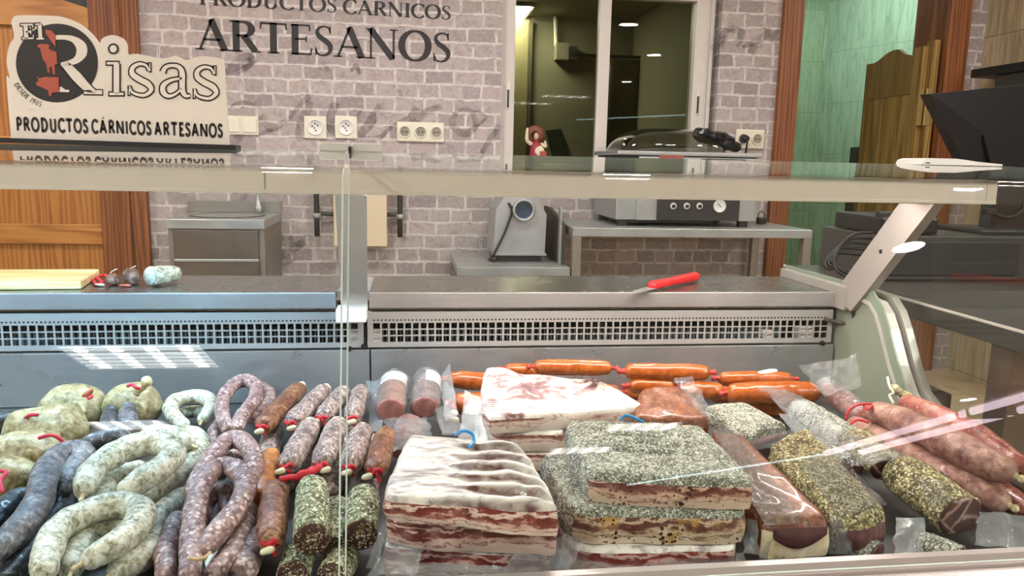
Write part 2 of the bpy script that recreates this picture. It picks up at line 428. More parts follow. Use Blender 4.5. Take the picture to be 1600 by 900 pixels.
def brick():
    t = NT('printed_brick_wallpaper')
    sep = t.n('SeparateXYZ', {'Vector': t.tc.outputs['Object']})
    vx = t.math('ADD', sep.outputs[0], sep.outputs[1])
    base = t.n('CombineXYZ', {'X': vx, 'Y': sep.outputs[2]}).outputs[0]
    wob = t.n('VectorMath', {0: t.n('VectorMath', {0: t.noise(9, 3, out='Color', vec=base), 1: (.5, .5, .5)}, operation='SUBTRACT').outputs[0], 'Scale': .022}, operation='SCALE').outputs[0]
    wob2 = t.n('VectorMath', {0: t.n('VectorMath', {0: t.noise(45, 3, out='Color', vec=base), 1: (.5, .5, .5)}, operation='SUBTRACT').outputs[0], 'Scale': .007}, operation='SCALE').outputs[0]
    v = t.n('VectorMath', {0: t.n('VectorMath', {0: base, 1: wob}, operation='ADD').outputs[0], 1: wob2}, operation='ADD').outputs[0]
    def br(c1, c2, mo):
        nd = t.n('TexBrick', {'Vector': v, 'Color1': c1, 'Color2': c2, 'Mortar': mo, 'Scale': 1.0, 'Mortar Size': .0072, 'Mortar Smooth': .3, 'Bias': 0.0, 'Brick Width': .148, 'Row Height': .0695})
        nd.offset = .43; nd.offset_frequency = 2; nd.squash = .72; nd.squash_frequency = 3
        return nd
    nd = br((.0, 0, 0, 1), (1, 1, 1, 1), (.5, .5, .5, 1))
    tone = nd.outputs['Color']; mort = nd.outputs['Fac']
    bc = t.ramp(tone, [(0, '#8f8384'), (.35, '#a29697'), (.7, '#ada09e'), (1, '#9a8d8b')])
    n = t.noise(26, 6, .65, .4, base)
    bc = t.mix(t.ramp(n, [(.32, .65), (.52, 0.0)]), bc, '#857a7c')
    bc = t.mix(t.ramp(t.noise(60, 4, vec=base), [(.5, 0.0), (.75, .5)]), bc, '#c2b8b4')
    mc = t.ramp(t.noise(30, 4, vec=base), [(.3, '#b5acab'), (.6, '#cac2c0')])
    c = t.mix(mort, bc, mc)
    # dark drop lines printed under some bricks
    v3 = t.n('VectorMath', {0: v, 1: (0, .0042, 0)}, operation='ADD').outputs[0]
    nd2 = t.n('TexBrick', {'Vector': v3, 'Scale': 1.0, 'Mortar Size': .0030, 'Mortar Smooth': .1, 'Brick Width': .148, 'Row Height': .0695}); nd2.offset = .43; nd2.squash = .72; nd2.squash_frequency = 3
    edge = t.math('MULTIPLY', t.math('SUBTRACT', nd2.outputs['Fac'], t.math('MULTIPLY', mort, .25)), t.ramp(t.noise(13, 4, .6, vec=base), [(.47, 0.0), (.60, .65)]))
    c = t.mix(t.math('MAXIMUM', edge, 0.0), c, '#4d4546')
    return t.pbr(c, .62, 0, t.bump(n, .05, .001), .3)
M['brick'] = brick()

def tile(name, a, b, c, w, h, mortar='#8f8a7c', streak=(40, 40, 3), rough=.3, axes=('y', 'z'), msize=.0025):
    t = NT(name)
    sep = t.n('SeparateXYZ', {'Vector': t.tc.outputs['Object']})
    ix = {'x': 0, 'y': 1, 'z': 2}
    v = t.n('CombineXYZ', {'X': sep.outputs[ix[axes[0]]], 'Y': sep.outputs[ix[axes[1]]]}).outputs[0]
    nd = t.n('TexBrick', {'Vector': v, 'Color1': (0, 0, 0, 1), 'Color2': (1, 1, 1, 1), 'Mortar': (.5, .5, .5, 1), 'Scale': 1.0, 'Mortar Size': msize, 'Mortar Smooth': .1, 'Brick Width': w, 'Row Height': h})
    nd.offset = 0
    n = t.noise(1.0, 6, .65, .8, t.map(streak))
    col = t.ramp(t.math('ADD', t.math('MULTIPLY', n, .9), t.math('MULTIPLY', t.n('SeparateColor', {'Color': nd.outputs['Color']}).outputs[0], .1)), [(.34, a), (.52, b), (.7, c)])
    col = t.mix(nd.outputs['Fac'], col, mortar)
    return t.pbr(col, rough, 0, None, .5)
M['tile_green'] = tile('sea_green_tile', '#86a38c', '#a6c1a8', '#b4cfb8', .55, .40, '#8aa290', (24, 24, 4))
M['tile_green_x'] = tile('sea_green_tile_far', '#7d9a7c', '#98b092', '#a8c0a4', .30, .40, '#7b9278', (26, 26, 5), axes=('x', 'z'))
M['tile_beige'] = tile('travertine_tile', '#94826a', '#b8a888', '#cbbfa4', .42, .62, '#7d7360', (30, 30, 3))
M['floor_tile'] = tile('beige_floor_tile', '#a08a6c', '#bba484', '#c9b698', .45, .45, '#857660', (5, 5, 5), axes=('x', 'y'))
M['plaster'] = plain('white_plaster', '#b9b4aa', .8, var=.03, vscale=5)
M['plaster_dim'] = plain('cream_plaster', '#8d8574', .8, var=.04, vscale=4)
M['olive'] = plain('olive_painted_wall', '#837e68', .7, var=.06, vscale=3)
# ================================================================== SETTING
def struct(mb, name, mat, parent=None, smooth=False): return mb.build(name, mat, parent, smooth, kind='structure')
WY = 4.0                                   # face of the brick wall
XL, XR, YF, ZC = -8.0, 12.0, -22.0, 2.75
struct(MB().box(XL, XR, YF, 8.6, -.1, 0), 'floor', M['floor_tile'])
struct(MB().box(XL, XR, YF, 4.3, ZC, ZC+.1), 'ceiling', M['plaster'])
struct(MB().box(XL-.2, XL, YF, 4.3, 0, ZC), 'wall_left', M['plaster_dim'])
struct(MB().box(XR, XR+.2, YF, 2.2, 0, ZC), 'wall_right', M['plaster_dim'])
struct(MB().box(XL, XR, YF-.2, YF, 0, ZC), 'wall_front', M['plaster_dim'])
struct(MB().box(3.14, XR, 2.0, 2.2, 0, ZC), 'wall_partition', M['plaster_dim'])
# brick wall with a window opening and a doorway
wx0, wx1, wz0 = .470, 1.625, 1.135
wall = MB()
wall.box(XL, -2.75, WY, WY+.25, 0, ZC); wall.box(-1.27, wx0, WY, WY+.25, 0, ZC)
wall.box(-2.75, -1.27, WY, WY+.25, 2.12, ZC)
wall.box(wx0, wx1, WY, WY+.25, 0, wz0); wall.box(wx0, wx1, WY, WY+.25, 2.10, ZC)
wall.box(wx1, 1.965, WY, WY+.25, 0, ZC); wall.box(1.965, 3.03, WY, WY+.25, 2.25, ZC)
wall.box(3.03, 3.16, WY, WY+.25, 0, ZC)
wall_back = wall.build('wall_back', M['brick'], kind='structure', origin=(0, 0, 0))
MB().box(3.14, 3.30, 2.2, WY, 0, ZC).build('wall_side', M['tile_beige'], kind='structure', origin=(0, 0, .02))

# door on the left: pine, framed panels, arched dark pane at the top
fr = MB(); fr.box(-1.40, -1.268, WY-.03, WY+.1, 0, 2.2, bev=.006)
fr.box(-1.375, -1.345, WY-.042, WY-.02, 0, 2.2, bev=.006)
fr.box(-2.80, -2.66, WY-.03, WY+.1, 0, 2.2, bev=.006)
struct(fr, 'trim_1', M['wood_frame'])
dr = MB(); dr.box(-2.66, -1.40, WY+.03, WY+.06, .01, 2.1)
d1 = struct(dr, 'door_1', M['wood_door'])
stl = MB(); stl.box(-1.50, -1.40, WY+.005, WY+.032, .01, 2.1, bev=.005); stl.box(-2.66, -2.56, WY+.005, WY+.032, .01, 2.1, bev=.005)
stl.build('stile', M['wood_frame'], d1)
rl = MB()
for z0, z1 in ((.02, .14), (.706, .781), (1.10, 1.20)):
    rl.box(-2.56, -1.50, WY+.008, WY+.032, z0, z1, bev=.004); rl.box(-2.56, -1.50, WY+.016, WY+.032, z1-.002, z1+.022, bev=.004)
a = [(-2.56, 1.735), (-1.50, 1.735)] + [(-1.50-1.06*k/16, 1.825+.10*math.sin(math.pi*k/16)) for k in range(17)]
rl.prism(a, 'y', WY+.008, WY+.032)
rl.build('rail', M['wood_rail'], d1)
ar = [(-2.56, 2.09), (-1.50, 2.09)] + [(-1.50-1.06*k/16, 1.824+.10*math.sin(math.pi*k/16)) for k in range(17)]
MB().prism(ar, 'y', WY+.02, WY+.028).build('dark_pane', M['black'], d1)

# window in the wall: two white sliding sashes, dark room behind
wn = MB()
FY = WY+.08
wn.box(wx0, .545, FY-.03, FY+.05, wz0, 2.06, bev=.004); wn.box(1.505, wx1-.02, FY-.03, FY+.05, wz0, 2.06, bev=.004)
wn.box(.545, 1.505, FY-.03, FY+.05, wz0, wz0+.035, bev=.004); wn.box(.545, 1.505, FY-.03, FY+.05, 2.005, 2.06, bev=.004)
win = struct(wn, 'window_1', M['frame_white'])
MB().box(.985, 1.048, FY-.022, FY+.03, wz0+.035, 2.005, bev=.004).build('meeting_stile', M['frame_white'], win)
MB().box(1.582, 1.602, FY-.045, FY-.03, wz0, 2.06, bev=.003).build('track_lip', M['frame_white'], win)
for x in (.512, 1.538):
    h = MB(); h.box(x-.010, x+.010, FY-.036, FY-.028, 1.42, 1.56, bev=.003); hh = h.build('latch', M['alu'], win)
    MB().box(x-.005, x+.005, FY-.041, FY-.034, 1.43, 1.52, bev=.002).build('latch_grip', M['dark'], hh)
MB().box(.545, .985, FY+.005, FY+.009, wz0+.035, 2.005).build('pane', M['window_glass'], win)
MB().box(1.048, 1.505, FY+.012, FY+.016, wz0+.035, 2.005).build('pane', M['window_glass'], win)
struct(MB().box(wx0, wx1, WY-.02, WY+.06, wz0-.022, wz0, bev=.003), 'trim_2', M['frame_white'])
struct(MB().box(-1.4, 1.95, 6.4, 6.5, 0, 2.75), 'wall_storeroom', M['olive'])
so = MB(); so.box(-1.5, -1.4, 4.25, 6.5, 0, 2.4); so.box(1.85, 1.95, 4.25, 6.4, 0, 2.4)
struct(so, 'wall_storeroom_side', M['olive'])
struct(MB().box(-1.5, 1.95, 4.25, 6.5, 2.32, 2.4), 'ceiling_storeroom', M['olive'])
# doorway: two jamb posts, tiled passage behind
for nm, xa, xb in (('trim_3', 1.955, 2.068), ('trim_4', 2.905, 3.03)):
    j = MB(); j.box(xa, xb, WY-.03, WY+.27, 0, 2.25, bev=.006); struct(j, nm, M['wood_frame'])
MB().box(2.05, 3.34, 6.0, 6.1, 0, 2.75).build('wall_passage', M['tile_green_x'], kind='structure', origin=(0, 0, 0))
gw = MB(); d = Vector((math.sin(math.radians(19)), -math.cos(math.radians(19)), 0)); p0 = Vector((3.31, 6.05, 0)); nrm = Vector((d.y, -d.x, 0))*-1
q = [p0, p0+d*1.9, p0+d*1.9+nrm*.1, p0+nrm*.1]
gw.prism([(v.x, v.y) for v in q], 'z', 0, 2.75)
gw.build('wall_passage_side', M['tile_green'], kind='structure', origin=(0, 0, .07))
struct(MB().box(2.0, 4.6, 4.25, 6.1, 2.75, 2.85), 'ceiling_passage', M['plaster'])

# ------------------------------------------------------------------ ceiling lamps
def lamp_panel(name, x0, x1, y0, y1, strength, label, group=None, louvre=True, col='#fffdf8'):
    t = thing(name, label, 'ceiling lamp', ((x0+x1)/2, (y0+y1)/2, ZC-.03), group)
    f = MB(); b = .03
    f.box(x0, x1, y0, y0+b, ZC-.03, ZC); f.box(x0, x1, y1-b, y1, ZC-.03, ZC)
    f.box(x0, x0+b, y0+b, y1-b, ZC-.03, ZC); f.box(x1-b, x1, y0+b, y1-b, ZC-.03, ZC)
    f.build('frame', M['white'], t)
    MB().box(x0+b, x1-b, y0+b, y1-b, ZC-.012, ZC-.004).build('reflector', emit('lamp_reflector', col, strength*.34), t)
    em = emit('lamp_tube', col, strength*1.5)
    n = 4; wd = (x1-x0-2*b)/n
    for k in range(n):
        cx = x0+b+wd*(k+.5)
        MB().box(cx-wd*.17, cx+wd*.17, y0+b+.02, y1-b-.02, ZC-.022, ZC-.014).build('tube', em, t)
    if louvre:
        lv = MB()
        for k in range(1, 7):
            yy = y0+(y1-y0)*k/7; lv.box(x0+b, x1-b, yy-.006, yy+.006, ZC-.028, ZC-.023)
        lv.build('louvre', M['alu'], t)
    return t
TG = 'louvred lamps over the customer floor'
for i, (x0, x1, y0, y1) in enumerate(((-3.12, -1.84, -6.15, -5.26), (.72, 1.95, -8.95, -7.95), (3.1, 4.35, -10.7, -9.9), (2.6, 3.85, -13.2, -12.3), (-4.2, -3.15, -9.5, -8.75))):
    lamp_panel('louvred_lamp', x0, x1, y0, y1, L_TROFFER, 'white louvred ceiling lamp with four tubes over the customer floor', TG)
for (x0, x1) in ((-3.7, -2.5), (2.75, 3.12)):
    lamp_panel('aisle_fill_panel', x0, x1, 2.35, 3.0, L_STAFF, 'added unseen ceiling panel lighting the staff side of the counter', 'added light panels above the staff aisle', louvre=False, col='#fff6ea')  # panels out of view, added to light the wall behind the counter
for (x, y) in ((3.55, -3.0), (4.18, -6.68), (8.25, -8.67), (-3.5, -2.0), (-2.0, -.7), (2.5, -.7), (-3.0, -.3), (3.3, -.3), (-.46, 2.4), (.88, 2.4)):  # off-view ones near the counter are added to light its front
    t = thing('downlight', 'round recessed ceiling downlight of a set partly added for light', 'ceiling lamp', (x, y, ZC-.02), 'round recessed downlights')
    MB().lathe([(.105, .0), (.125, .0), (.125, .02), (.105, .02), (.105, 0)], (x, y, ZC-.02), 32).build('ring', M['white'], t, True)
    MB().lathe([(0, .006), (.105, .006), (.105, .012), (0, .012)], (x, y, ZC-.02), 32).build('diffuser', emit('downlight_glow', '#fffaf2', L_DOWN*(2.0 if y < 0 else 1.0)), t)
t = thing('linear_lamp', 'long twin linear lamp of pinkish light on the shop ceiling', 'ceiling lamp', (9.3, -11, ZC-.08))
for x in (8.86, 9.70):
    MB().tube([(x, -14.0, ZC-.06), (x, -7.6, ZC-.06)], .06, 12).build('tube', emit('linear_lamp_glow', '#f4dbe8', L_BATTEN), t, True)
for yy in (-9.7, -9.45): MB().box(8.78, 9.78, yy, yy+.035, ZC-.135, ZC-.005).build('clip', M['dark'], t)
t = thing('reflection_strip', 'thin cool strip added on the far ceiling for its reflection in the glass', 'ceiling lamp', (7.6, -17, ZC-.02))  # added out of view so its reflection draws a thin line in the glass
MB().tube([(9.2, -14.3, ZC-.02), (6.1, -19.9, ZC-.02)], .022, 8).build('strip', emit('reflection_strip_glow', '#cfeef4', 14.0), t, True)
# storeroom and passage lamps
t = thing('storeroom_lamp', 'small rectangular lamp on the ceiling of the dark room behind the window', 'ceiling lamp', (.55, 5.9, 2.29))
la, lb_ = P(786, 22, z=2.295), P(816, 31, z=2.295)
MB().box(la.x-.02, lb_.x+.02, la.y-.32, la.y+.32, 2.30, 2.318).build('housing', M['white'], t)
MB().box(la.x, lb_.x, la.y-.3, la.y+.3, 2.294, 2.2995).build('diffuser', emit('storeroom_glow', '#fff8e6', L_BACK), t)
lamp_panel('passage_lamp', 2.5, 3.3, 4.6, 5.4, L_LOBBY, 'square ceiling lamp in the green tiled passage', louvre=False, col='#f0fff4')

# ================================================================== DISPLAY CASE
CX0, CX1 = -1.15, .975
DZ = .64                                    # deck height
case = thing('display_case', 'long refrigerated glass display counter filled with cured meats', 'display case', (0, 1.2, 0))
b = MB(); b.box(CX0, 1.03, .80, 1.86, .06, DZ-.012, bev=.004); b.box(CX0+.03, 1.0, .86, 1.8, 0, .06)
b.build('base_cabinet', M['steel_dull'], case)
MB().box(CX0, CX1, .79, 1.60, DZ-.012, DZ).build('deck', M['deck'], case)
for x0, x1 in ((CX0, -.082), (-.079, CX1-.005)):
    MB().box(x0, x1, 1.602, 1.61, DZ, .752, bev=.002).build('well_back_panel', M['steel_back'], case)
for u, v in ((546, 545), (568, 541), (1285, 536)):
    c = P(u, v, y=1.60); MB().lathe([(0, -.003), (.0055, -.003), (.0055, .003), (0, .003)], c, 14, 'y').build('screw', M['black'], case)
# evaporator grille
def grille(x0, x1):
    g = MB(); y0, y1 = 1.604, 1.606
    g.box(x0, x1, y0, y1, .809, .832); g.box(x0, x1, y0, y1, .757, .768)
    g.box(x0, x0+.012, y0, y1, .768, .809); g.box(x1-.012, x1, y0, y1, .768, .809)
    n = int((x1-x0-.024)/.0161); p = (x1-x0-.024)/n
    for k in range(1, n): xx = x0+.012+p*k; g.box(xx-.0019, xx+.0019, y0, y1, .768, .809)
    for z in (.7955, .7820): g.box(x0+.012, x1-.012, y0-.0003, y1-.0003, z-.0013, z+.0013)
    g.box(x0, x1, y1, y1+.02, .8315, .833); g.box(x0, x1, y1, y1+.02, .757, .758)
    o = g.build('evaporator_grille', M['grille'], case)
    h = MB()
    for k in range(int((x1-x0-.02)/.00805)):
        xx = x0+.014+k*.00805; h.lathe([(0, -.0006), (.0021, -.0006), (.0021, .0)], (xx, y0, .8155), 8, 'y')
    h.build('vent_holes', M['black'], o)
grille(CX0, -.094); grille(-.086, .962)
MB().box(CX0, CX1, 1.70, 1.705, .64, .84).build('evaporator_back', M['black'], case)
fn = MB(); k = 0; xx = CX0
while xx < CX1-.12:
    fn.box(xx, xx+.0012, 1.63, 1.69, .758, .792); xx += .0075
fn.build('evaporator_fins', plain('fin_metal', '#8fa0a8', .4, .4), case)
for q in ((-.13, -.100, 1.612, 1.63, .76, .79), (-.08, -.056, 1.612, 1.63, .76, .79), (.80, .825, 1.612, 1.63, .766, .785), (.885, .925, 1.612, 1.63, .764, .792)):
    MB().box(*q, bev=.003).build('junction_box', M['white'], case)
MB().box(CX0, CX1, 1.66, 1.86, .05, .756).build('rear_cabinet', M['steel_dull'], case)
# worktop
for x0, x1 in ((CX0, -.150), (-.082, .957)):
    wt = MB(); wt.box(x0, x1, 1.6005, 1.84, .860, .875, bev=.002); wt.box(x0, x1, 1.612, 1.70, .836, .842)
    wk = wt.build('worktop', M['worktop'], case)
    MB().box(x0, x1, 1.598, 1.606, .842, .8752, bev=.002).build('folded_edge', M['steel'], wk)
MB().box(-.150, -.082, 1.64, 1.84, .858, .872).build('worktop_joint', M['steel'], case)
lip = MB(); lip.box(.957, .975, 1.56, 1.86, .84, .894, bev=.003); lip.build('worktop_end_lip', M['post'], case)
# posts and beam
pf = [P(1302, 462, x=.965), P(1331, 486, x=.965), P(1346, 468, x=.965), P(1462, 319, x=.965), P(1407, 318, x=.965)]
poly = [(p.y, p.z) for p in pf]; poly[1] = (poly[1][0], poly[1][1]); 
ep = MB().prism(poly, 'x', .962, .984).build('end_post', M['post'], case)
for u, v in ((1376, 393), (1318, 453)):
    c = P(u, v, x=.9615); MB().lathe([(0, -.001), (.0045, -.001), (.0045, .001)], c, 12, 'x').build('bolt_hole', M['black'], ep)
cpoly = [(1.60, .828), (1.565, .828), (1.555, .86), (1.325, 1.089), (1.372, 1.122), (1.60, .875)]
xt_, xb_ = P(548.5, 307, y=1.345).x, P(554, 470, y=1.57).x
cpm = MB().prism(cpoly, 'x', xb_-.0265, xb_+.0265)
for v in cpm.v: v.x += (xt_-xb_)*(1.57-v.y)/.225
cp = cpm.build('centre_post', plain('silver_post', '#d3d8d6', .3, .25, var=.03), case)
MB().box(-.146, -.085, 1.548, 1.600, .822, .850, bev=.003).build('post_cap', M['white'], cp)
bm_ = MB(); bm_.prism([(1.28, 1.0955), (1.28, 1.135), (1.372, 1.135), (1.372, 1.122), (1.286, 1.122), (1.286, 1.0955)], 'x', CX0, 1.064); bm_.box(CX0, 1.066, 1.278, 1.288, 1.0925, 1.0985, bev=.001)
bm_.build('canopy_beam', M['alu'], case)
MB().box(-.229, -.2275, 1.2788, 1.281, 1.099, 1.134).build('beam_joint', M['grey_trim'], case)
MB().box(1.045, 1.066, 1.2785, 1.30, 1.094, 1.1345, bev=.002).build('beam_end_cap', M['alu'], case)
for nm, x0, x1, mt in (('cool_tube', CX0+.02, -.17, emit('cool_tube_glow', '#a6d8ff', L_CASE_L)), ('warm_tube', -.06, .93, emit('warm_tube_glow', '#ffece6', L_CASE_R))):
    MB().tube([(x0, 1.325, 1.105), (x1, 1.325, 1.105)], .0075, 12).build(nm, mt, case, True)
    for xe in (x0-.012, x1+.004): MB().box(xe-.006, xe+.012, 1.31, 1.34, 1.096, 1.1222, bev=.002).build('tube_holder', M['white'], case)
# end wall: plastic liner, trim, gasket and edge following the cut-down profile
prof = [(1.86, .872), (1.53, .872), (1.487, .868), (1.462, .85), (1.44, .82), (1.40, .755), (1.36, .705), (1.32, .684), (1.26, .672), (1.15, .662), (1.0, .655), (.80, .650)]
ew = prof+[(.80, .05), (1.86, .05)]
MB().prism(ew, 'x', CX1, 1.012).build('end_wall', M['case_plastic'], case)
def offs(pr, d):
    o = []
    for i, (y, z) in enumerate(pr):
        a = Vector(pr[max(i-1, 0)]); c = Vector(pr[min(i+1, len(pr)-1)]); t = (c-a).normalized(); o.append((y+t.y*d, z-t.x*d))
    return o
def band(pr, d0, d1, x0, x1, name, mt):
    a, c = offs(pr, d0), offs(pr, d1)
    mb = MB()
    for i in range(len(pr)-1): mb.prism([a[i], a[i+1], c[i+1], c[i]], 'x', x0, x1)
    mb.build(name, mt, case)
band(prof, .0, .030, CX1-.004, CX1+.0, 'end_liner_trim', M['case_trim'])
band(prof, -.002, .006, CX1-.006, 1.012, 'end_liner_lip', M['alu_white'])
band(prof, -.016, -.002, 1.0, 1.018, 'end_gasket', M['rubber'])
band(prof, -.018, .016, 1.018, 1.034, 'end_edge_strip', M['grey_trim'])
# glass: curved front panes and flat end pane
gp = [(.8745, 1.1245), (.8775, 1.1312), (.8825, 1.1352), (.8900, 1.1375), (.905, 1.1388), (.96, 1.1414), (1.06, 1.1460), (1.20, 1.1522), (1.372, 1.1600)]
gps, _ = spline([Vector((a, c, 0)) for a, c in gp], [1]*len(gp), 6)
gps = [Vector((.761+.1135*k/8, .695+(1.1245-.695)*k/8, 0)) for k in range(8)]+gps
sb, stp = P(535.5, 890, y=.772).x, P(543.0, 241, y=1.372).x
smd = P(541, 265, y=.883).x
def seamx(i, n, off):
    y, z = gps[i].x, gps[i].y
    if y < .885: return sb+(smd-sb)*(z-.695)/.4425+off
    return smd+(stp-smd)*(y-.885)/.487+off
def pane(xa, xb, side):
    n = len(gps); mb = MB()
    def fn(u, v):
        i = round(v*(n-1)); p = gps[i]
        a = xa if xa is not None else seamx(i, n, .003); c = xb if xb is not None else seamx(i, n, -.003)
        return (a+(c-a)*u, p.x, p.y)
    mb.grid(fn, 1, n-1)
    o = mb.build('front_glass', [M['glass'], M['glass_edge']], case, False)
    ed = [Vector((seamx(i, n, -.0034 if side == 'l' else .0034), gps[i].x, gps[i].y)) for i in range(n)]
    MB().tube(ed, .0009, 8, 'flat', smooth=False).build('polished_edge', M['glass_edge'], o, True)
    md = o.modifiers.new('thickness', 'SOLIDIFY'); md.thickness = .005; md.offset = 0; md.material_offset_rim = 1
    return o
pane(CX0, None, 'l'); pane(None, 1.162, 'r')
epoly = [(p.x+.004, p.y-.004) for p in gps] + [(1.372, .90)] + [(y, z+.012) for y, z in prof[1:]]
MB().prism(epoly, 'x', 1.021, 1.026).build('end_glass', M['glass'], case)
MB().box(-.152, -.0990, 1.362, 1.392, 1.163, 1.177, bev=.003).build('glass_clamp', M['alu_white'], case)
MB().box(-.0982, -.046, 1.362, 1.392, 1.163, 1.177, bev=.003).build('glass_clamp', M['alu_white'], case)
MB().box(-.1, -.096, 1.33, 1.362, 1.158, 1.170).build('clamp_pin', M['black'], case)
# front rail (aluminium extrusion)
rp = [(y, z-(.018 if z > .57 else 0)) for y, z in [(.795, .64), (.795, .706), (.790, .712), (.779, .712), (.777, .704), (.771, .703), (.770, .699), (.763, .699), (.757, .694), (.752, .684), (.752, .676), (.749, .673), (.752, .670), (.752, .660), (.748, .657), (.752, .653), (.752, .640), (.748, .636), (.752, .632), (.752, .60), (.76, .56), (.795, .56)]]
MB().prism(rp, 'x', CX0, 1.034).build('front_rail', plain('rail_aluminium', '#bdb3b2', .3, .35, var=.03), case)
MB().box(CX0, 1.034, .765, .80, .06, .56).build('front_panel', M['alu'], case)
cbl = [P(1331, 486, y=1.54), P(1334, 496, y=1.55), P(1326, 505, y=1.57), P(1308, 503, y=1.59), P(1290, 499, y=1.60)]
MB().tube(cbl, .0045, 10).build('lamp_cable', M['dark_grey'], case, True)
# ================================================================== LETTERING
def arcp(cx, cy, rx, ry, a0, a1, n=14):
    return [(cx+rx*math.cos(math.radians(a0+(a1-a0)*k/n)), cy+ry*math.sin(math.radians(a0+(a1-a0)*k/n))) for k in range(n+1)]
TH, TN = .20, .075
def G(ch):
    """strokes of a roman capital: (kind, points, weight), plus serifs; cap height 1."""
    S = lambda x, y, w=.26: ('s', [(x-w/2, y), (x+w/2, y)], .045)
    if ch == 'A': return .92, [('n', [(.10, 0), (.45, 1)], TN), ('t', [(.42, 1), (.80, 0)], TH), ('n', [(.20, .34), (.68, .34)], TN), S(.10, .02), S(.80, .02, .32)]
    if ch == 'R': return .86, [('t', [(.20, 0), (.20, 1)], TH), ('m', [(.2, .97)]+arcp(.40, .745, .24, .225, 90, -90)+[(.2, .52)], 0), ('t', [(.42, .52), (.74, .03)], TH), S(.2, .02, .34), S(.12, .98, .2), S(.79, .02, .2)]
    if ch == 'P': return .72, [('t', [(.20, 0), (.20, 1)], TH), ('m', [(.2, .97)]+arcp(.38, .72, .25, .25, 90, -90)+[(.2, .47)], 0), S(.2, .02, .34), S(.12, .98, .2)]
    if ch == 'D': return .92, [('t', [(.20, 0), (.20, 1)], TH), ('m', [(.1, .97), (.3, .97)]+arcp(.38, .5, .40, .47, 90, -90)+[(.1, .03)], 0), S(.12, .98, .2), S(.12, .02, .2)]
    if ch == 'T': return .82, [('t', [(.40, 0), (.40, 1)], TH), ('n', [(.04, .97), (.76, .97)], .07), ('n', [(.05, 1), (.03, .78)], .05), ('n', [(.75, 1), (.77, .78)], .05), S(.40, .02, .34)]
    if ch == 'E': return .72, [('t', [(.20, 0), (.20, 1)], TH), ('n', [(.08, .97), (.62, .97)], .06), ('n', [(.2, .52), (.52, .52)], .055), ('n', [(.08, .03), (.66, .03)], .06), ('n', [(.61, 1), (.62, .80)], .05), ('n', [(.52, .62), (.52, .42)], .045), ('n', [(.64, 0), (.68, .24)], .05)]
    if ch == 'S': return .62, [('w', [(.49, .80), (.45, .93), (.30, .97), (.16, .90), (.12, .76), (.20, .62), (.36, .50), (.48, .37), (.50, .20), (.42, .07), (.28, .02), (.14, .06), (.08, .22)], [.05, .06, .06, .09, .12, .16, .17, .16, .12, .09, .06, .06, .05]), ('n', [(.49, .98), (.49, .74)], .04), ('n', [(.08, .02), (.07, .28)], .04)]
    if ch == 'N': return .98, [('n', [(.15, 0), (.15, 1)], .065), ('t', [(.12, 1), (.80, .02)], TH), ('n', [(.82, 0), (.82, 1)], .065), S(.15, .02, .24), S(.08, .98, .16), S(.82, .98, .24)]
    if ch == 'O': return .98, [('m', arcp(.48, .5, .40, .49, 90, 450, 36), 0)]
    if ch == 'C': return .82, [('m', arcp(.48, .5, .40, .49, 42, 318, 26), 0), ('n', [(.76, .98), (.77, .72)], .045), ('n', [(.77, .27), (.78, .10)], .03)]
    if ch == 'U': return .94, [('t', [(.20, 1), (.20, .34)], TH), ('m', arcp(.46, .34, .27, .33, 180, 360), 0), ('n', [(.73, .34), (.73, 1)], .07), S(.2, .98, .32), S(.73, .98, .24)]
    if ch == 'I': return .40, [('t', [(.20, 0), (.20, 1)], TH), S(.2, .02, .34), S(.2, .98, .34)]
    if ch == '1': return .45, [('t', [(.22, 0), (.22, .95)], .13), ('n', [(.08, .80), (.22, .96)], .07), S(.22, .02, .3)]
    if ch == '9': return .62, [('m', arcp(.30, .68, .20, .27, 0, 360, 24), 0), ('w', [(.50, .66), (.46, .35), (.30, .10), (.14, .02)], [.1, .11, .09, .05])]
    if ch == '4': return .62, [('t', [(.40, 0), (.40, .98)], .12), ('n', [(.40, .98), (.06, .30)], .06), ('n', [(.06, .29), (.56, .29)], .07)]
    if ch == '5': return .58, [('n', [(.16, .95), (.48, .95)], .1), ('n', [(.16, .95), (.14, .55)], .07), ('w', [(.14, .55), (.34, .60), (.47, .45), (.46, .18), (.30, .03), (.10, .06)], [.05, .08, .13, .13, .08, .06])]
    return .35, []
def ribbon(pts, wd):
    n = len(pts); L, R = [], []
    for i in range(n):
        a, c = pts[max(i-1, 0)], pts[min(i+1, n-1)]
        tx, ty = c[0]-a[0], c[1]-a[1]; l = math.hypot(tx, ty) or 1; tx /= l; ty /= l
        w_ = (wd[i] if isinstance(wd, (list, tuple)) else wd)/2
        L.append((pts[i][0]-ty*w_, pts[i][1]+tx*w_)); R.append((pts[i][0]+ty*w_, pts[i][1]-tx*w_))
    return [[L[i], L[i+1], R[i+1], R[i]] for i in range(n-1)]
def spl2(pts, wd, sub=5):
    p, r = spline([Vector((a, c, 0)) for a, c in pts], wd if isinstance(wd, (list, tuple)) else [wd]*len(pts), sub)
    return [(q.x, q.y) for q in p], r
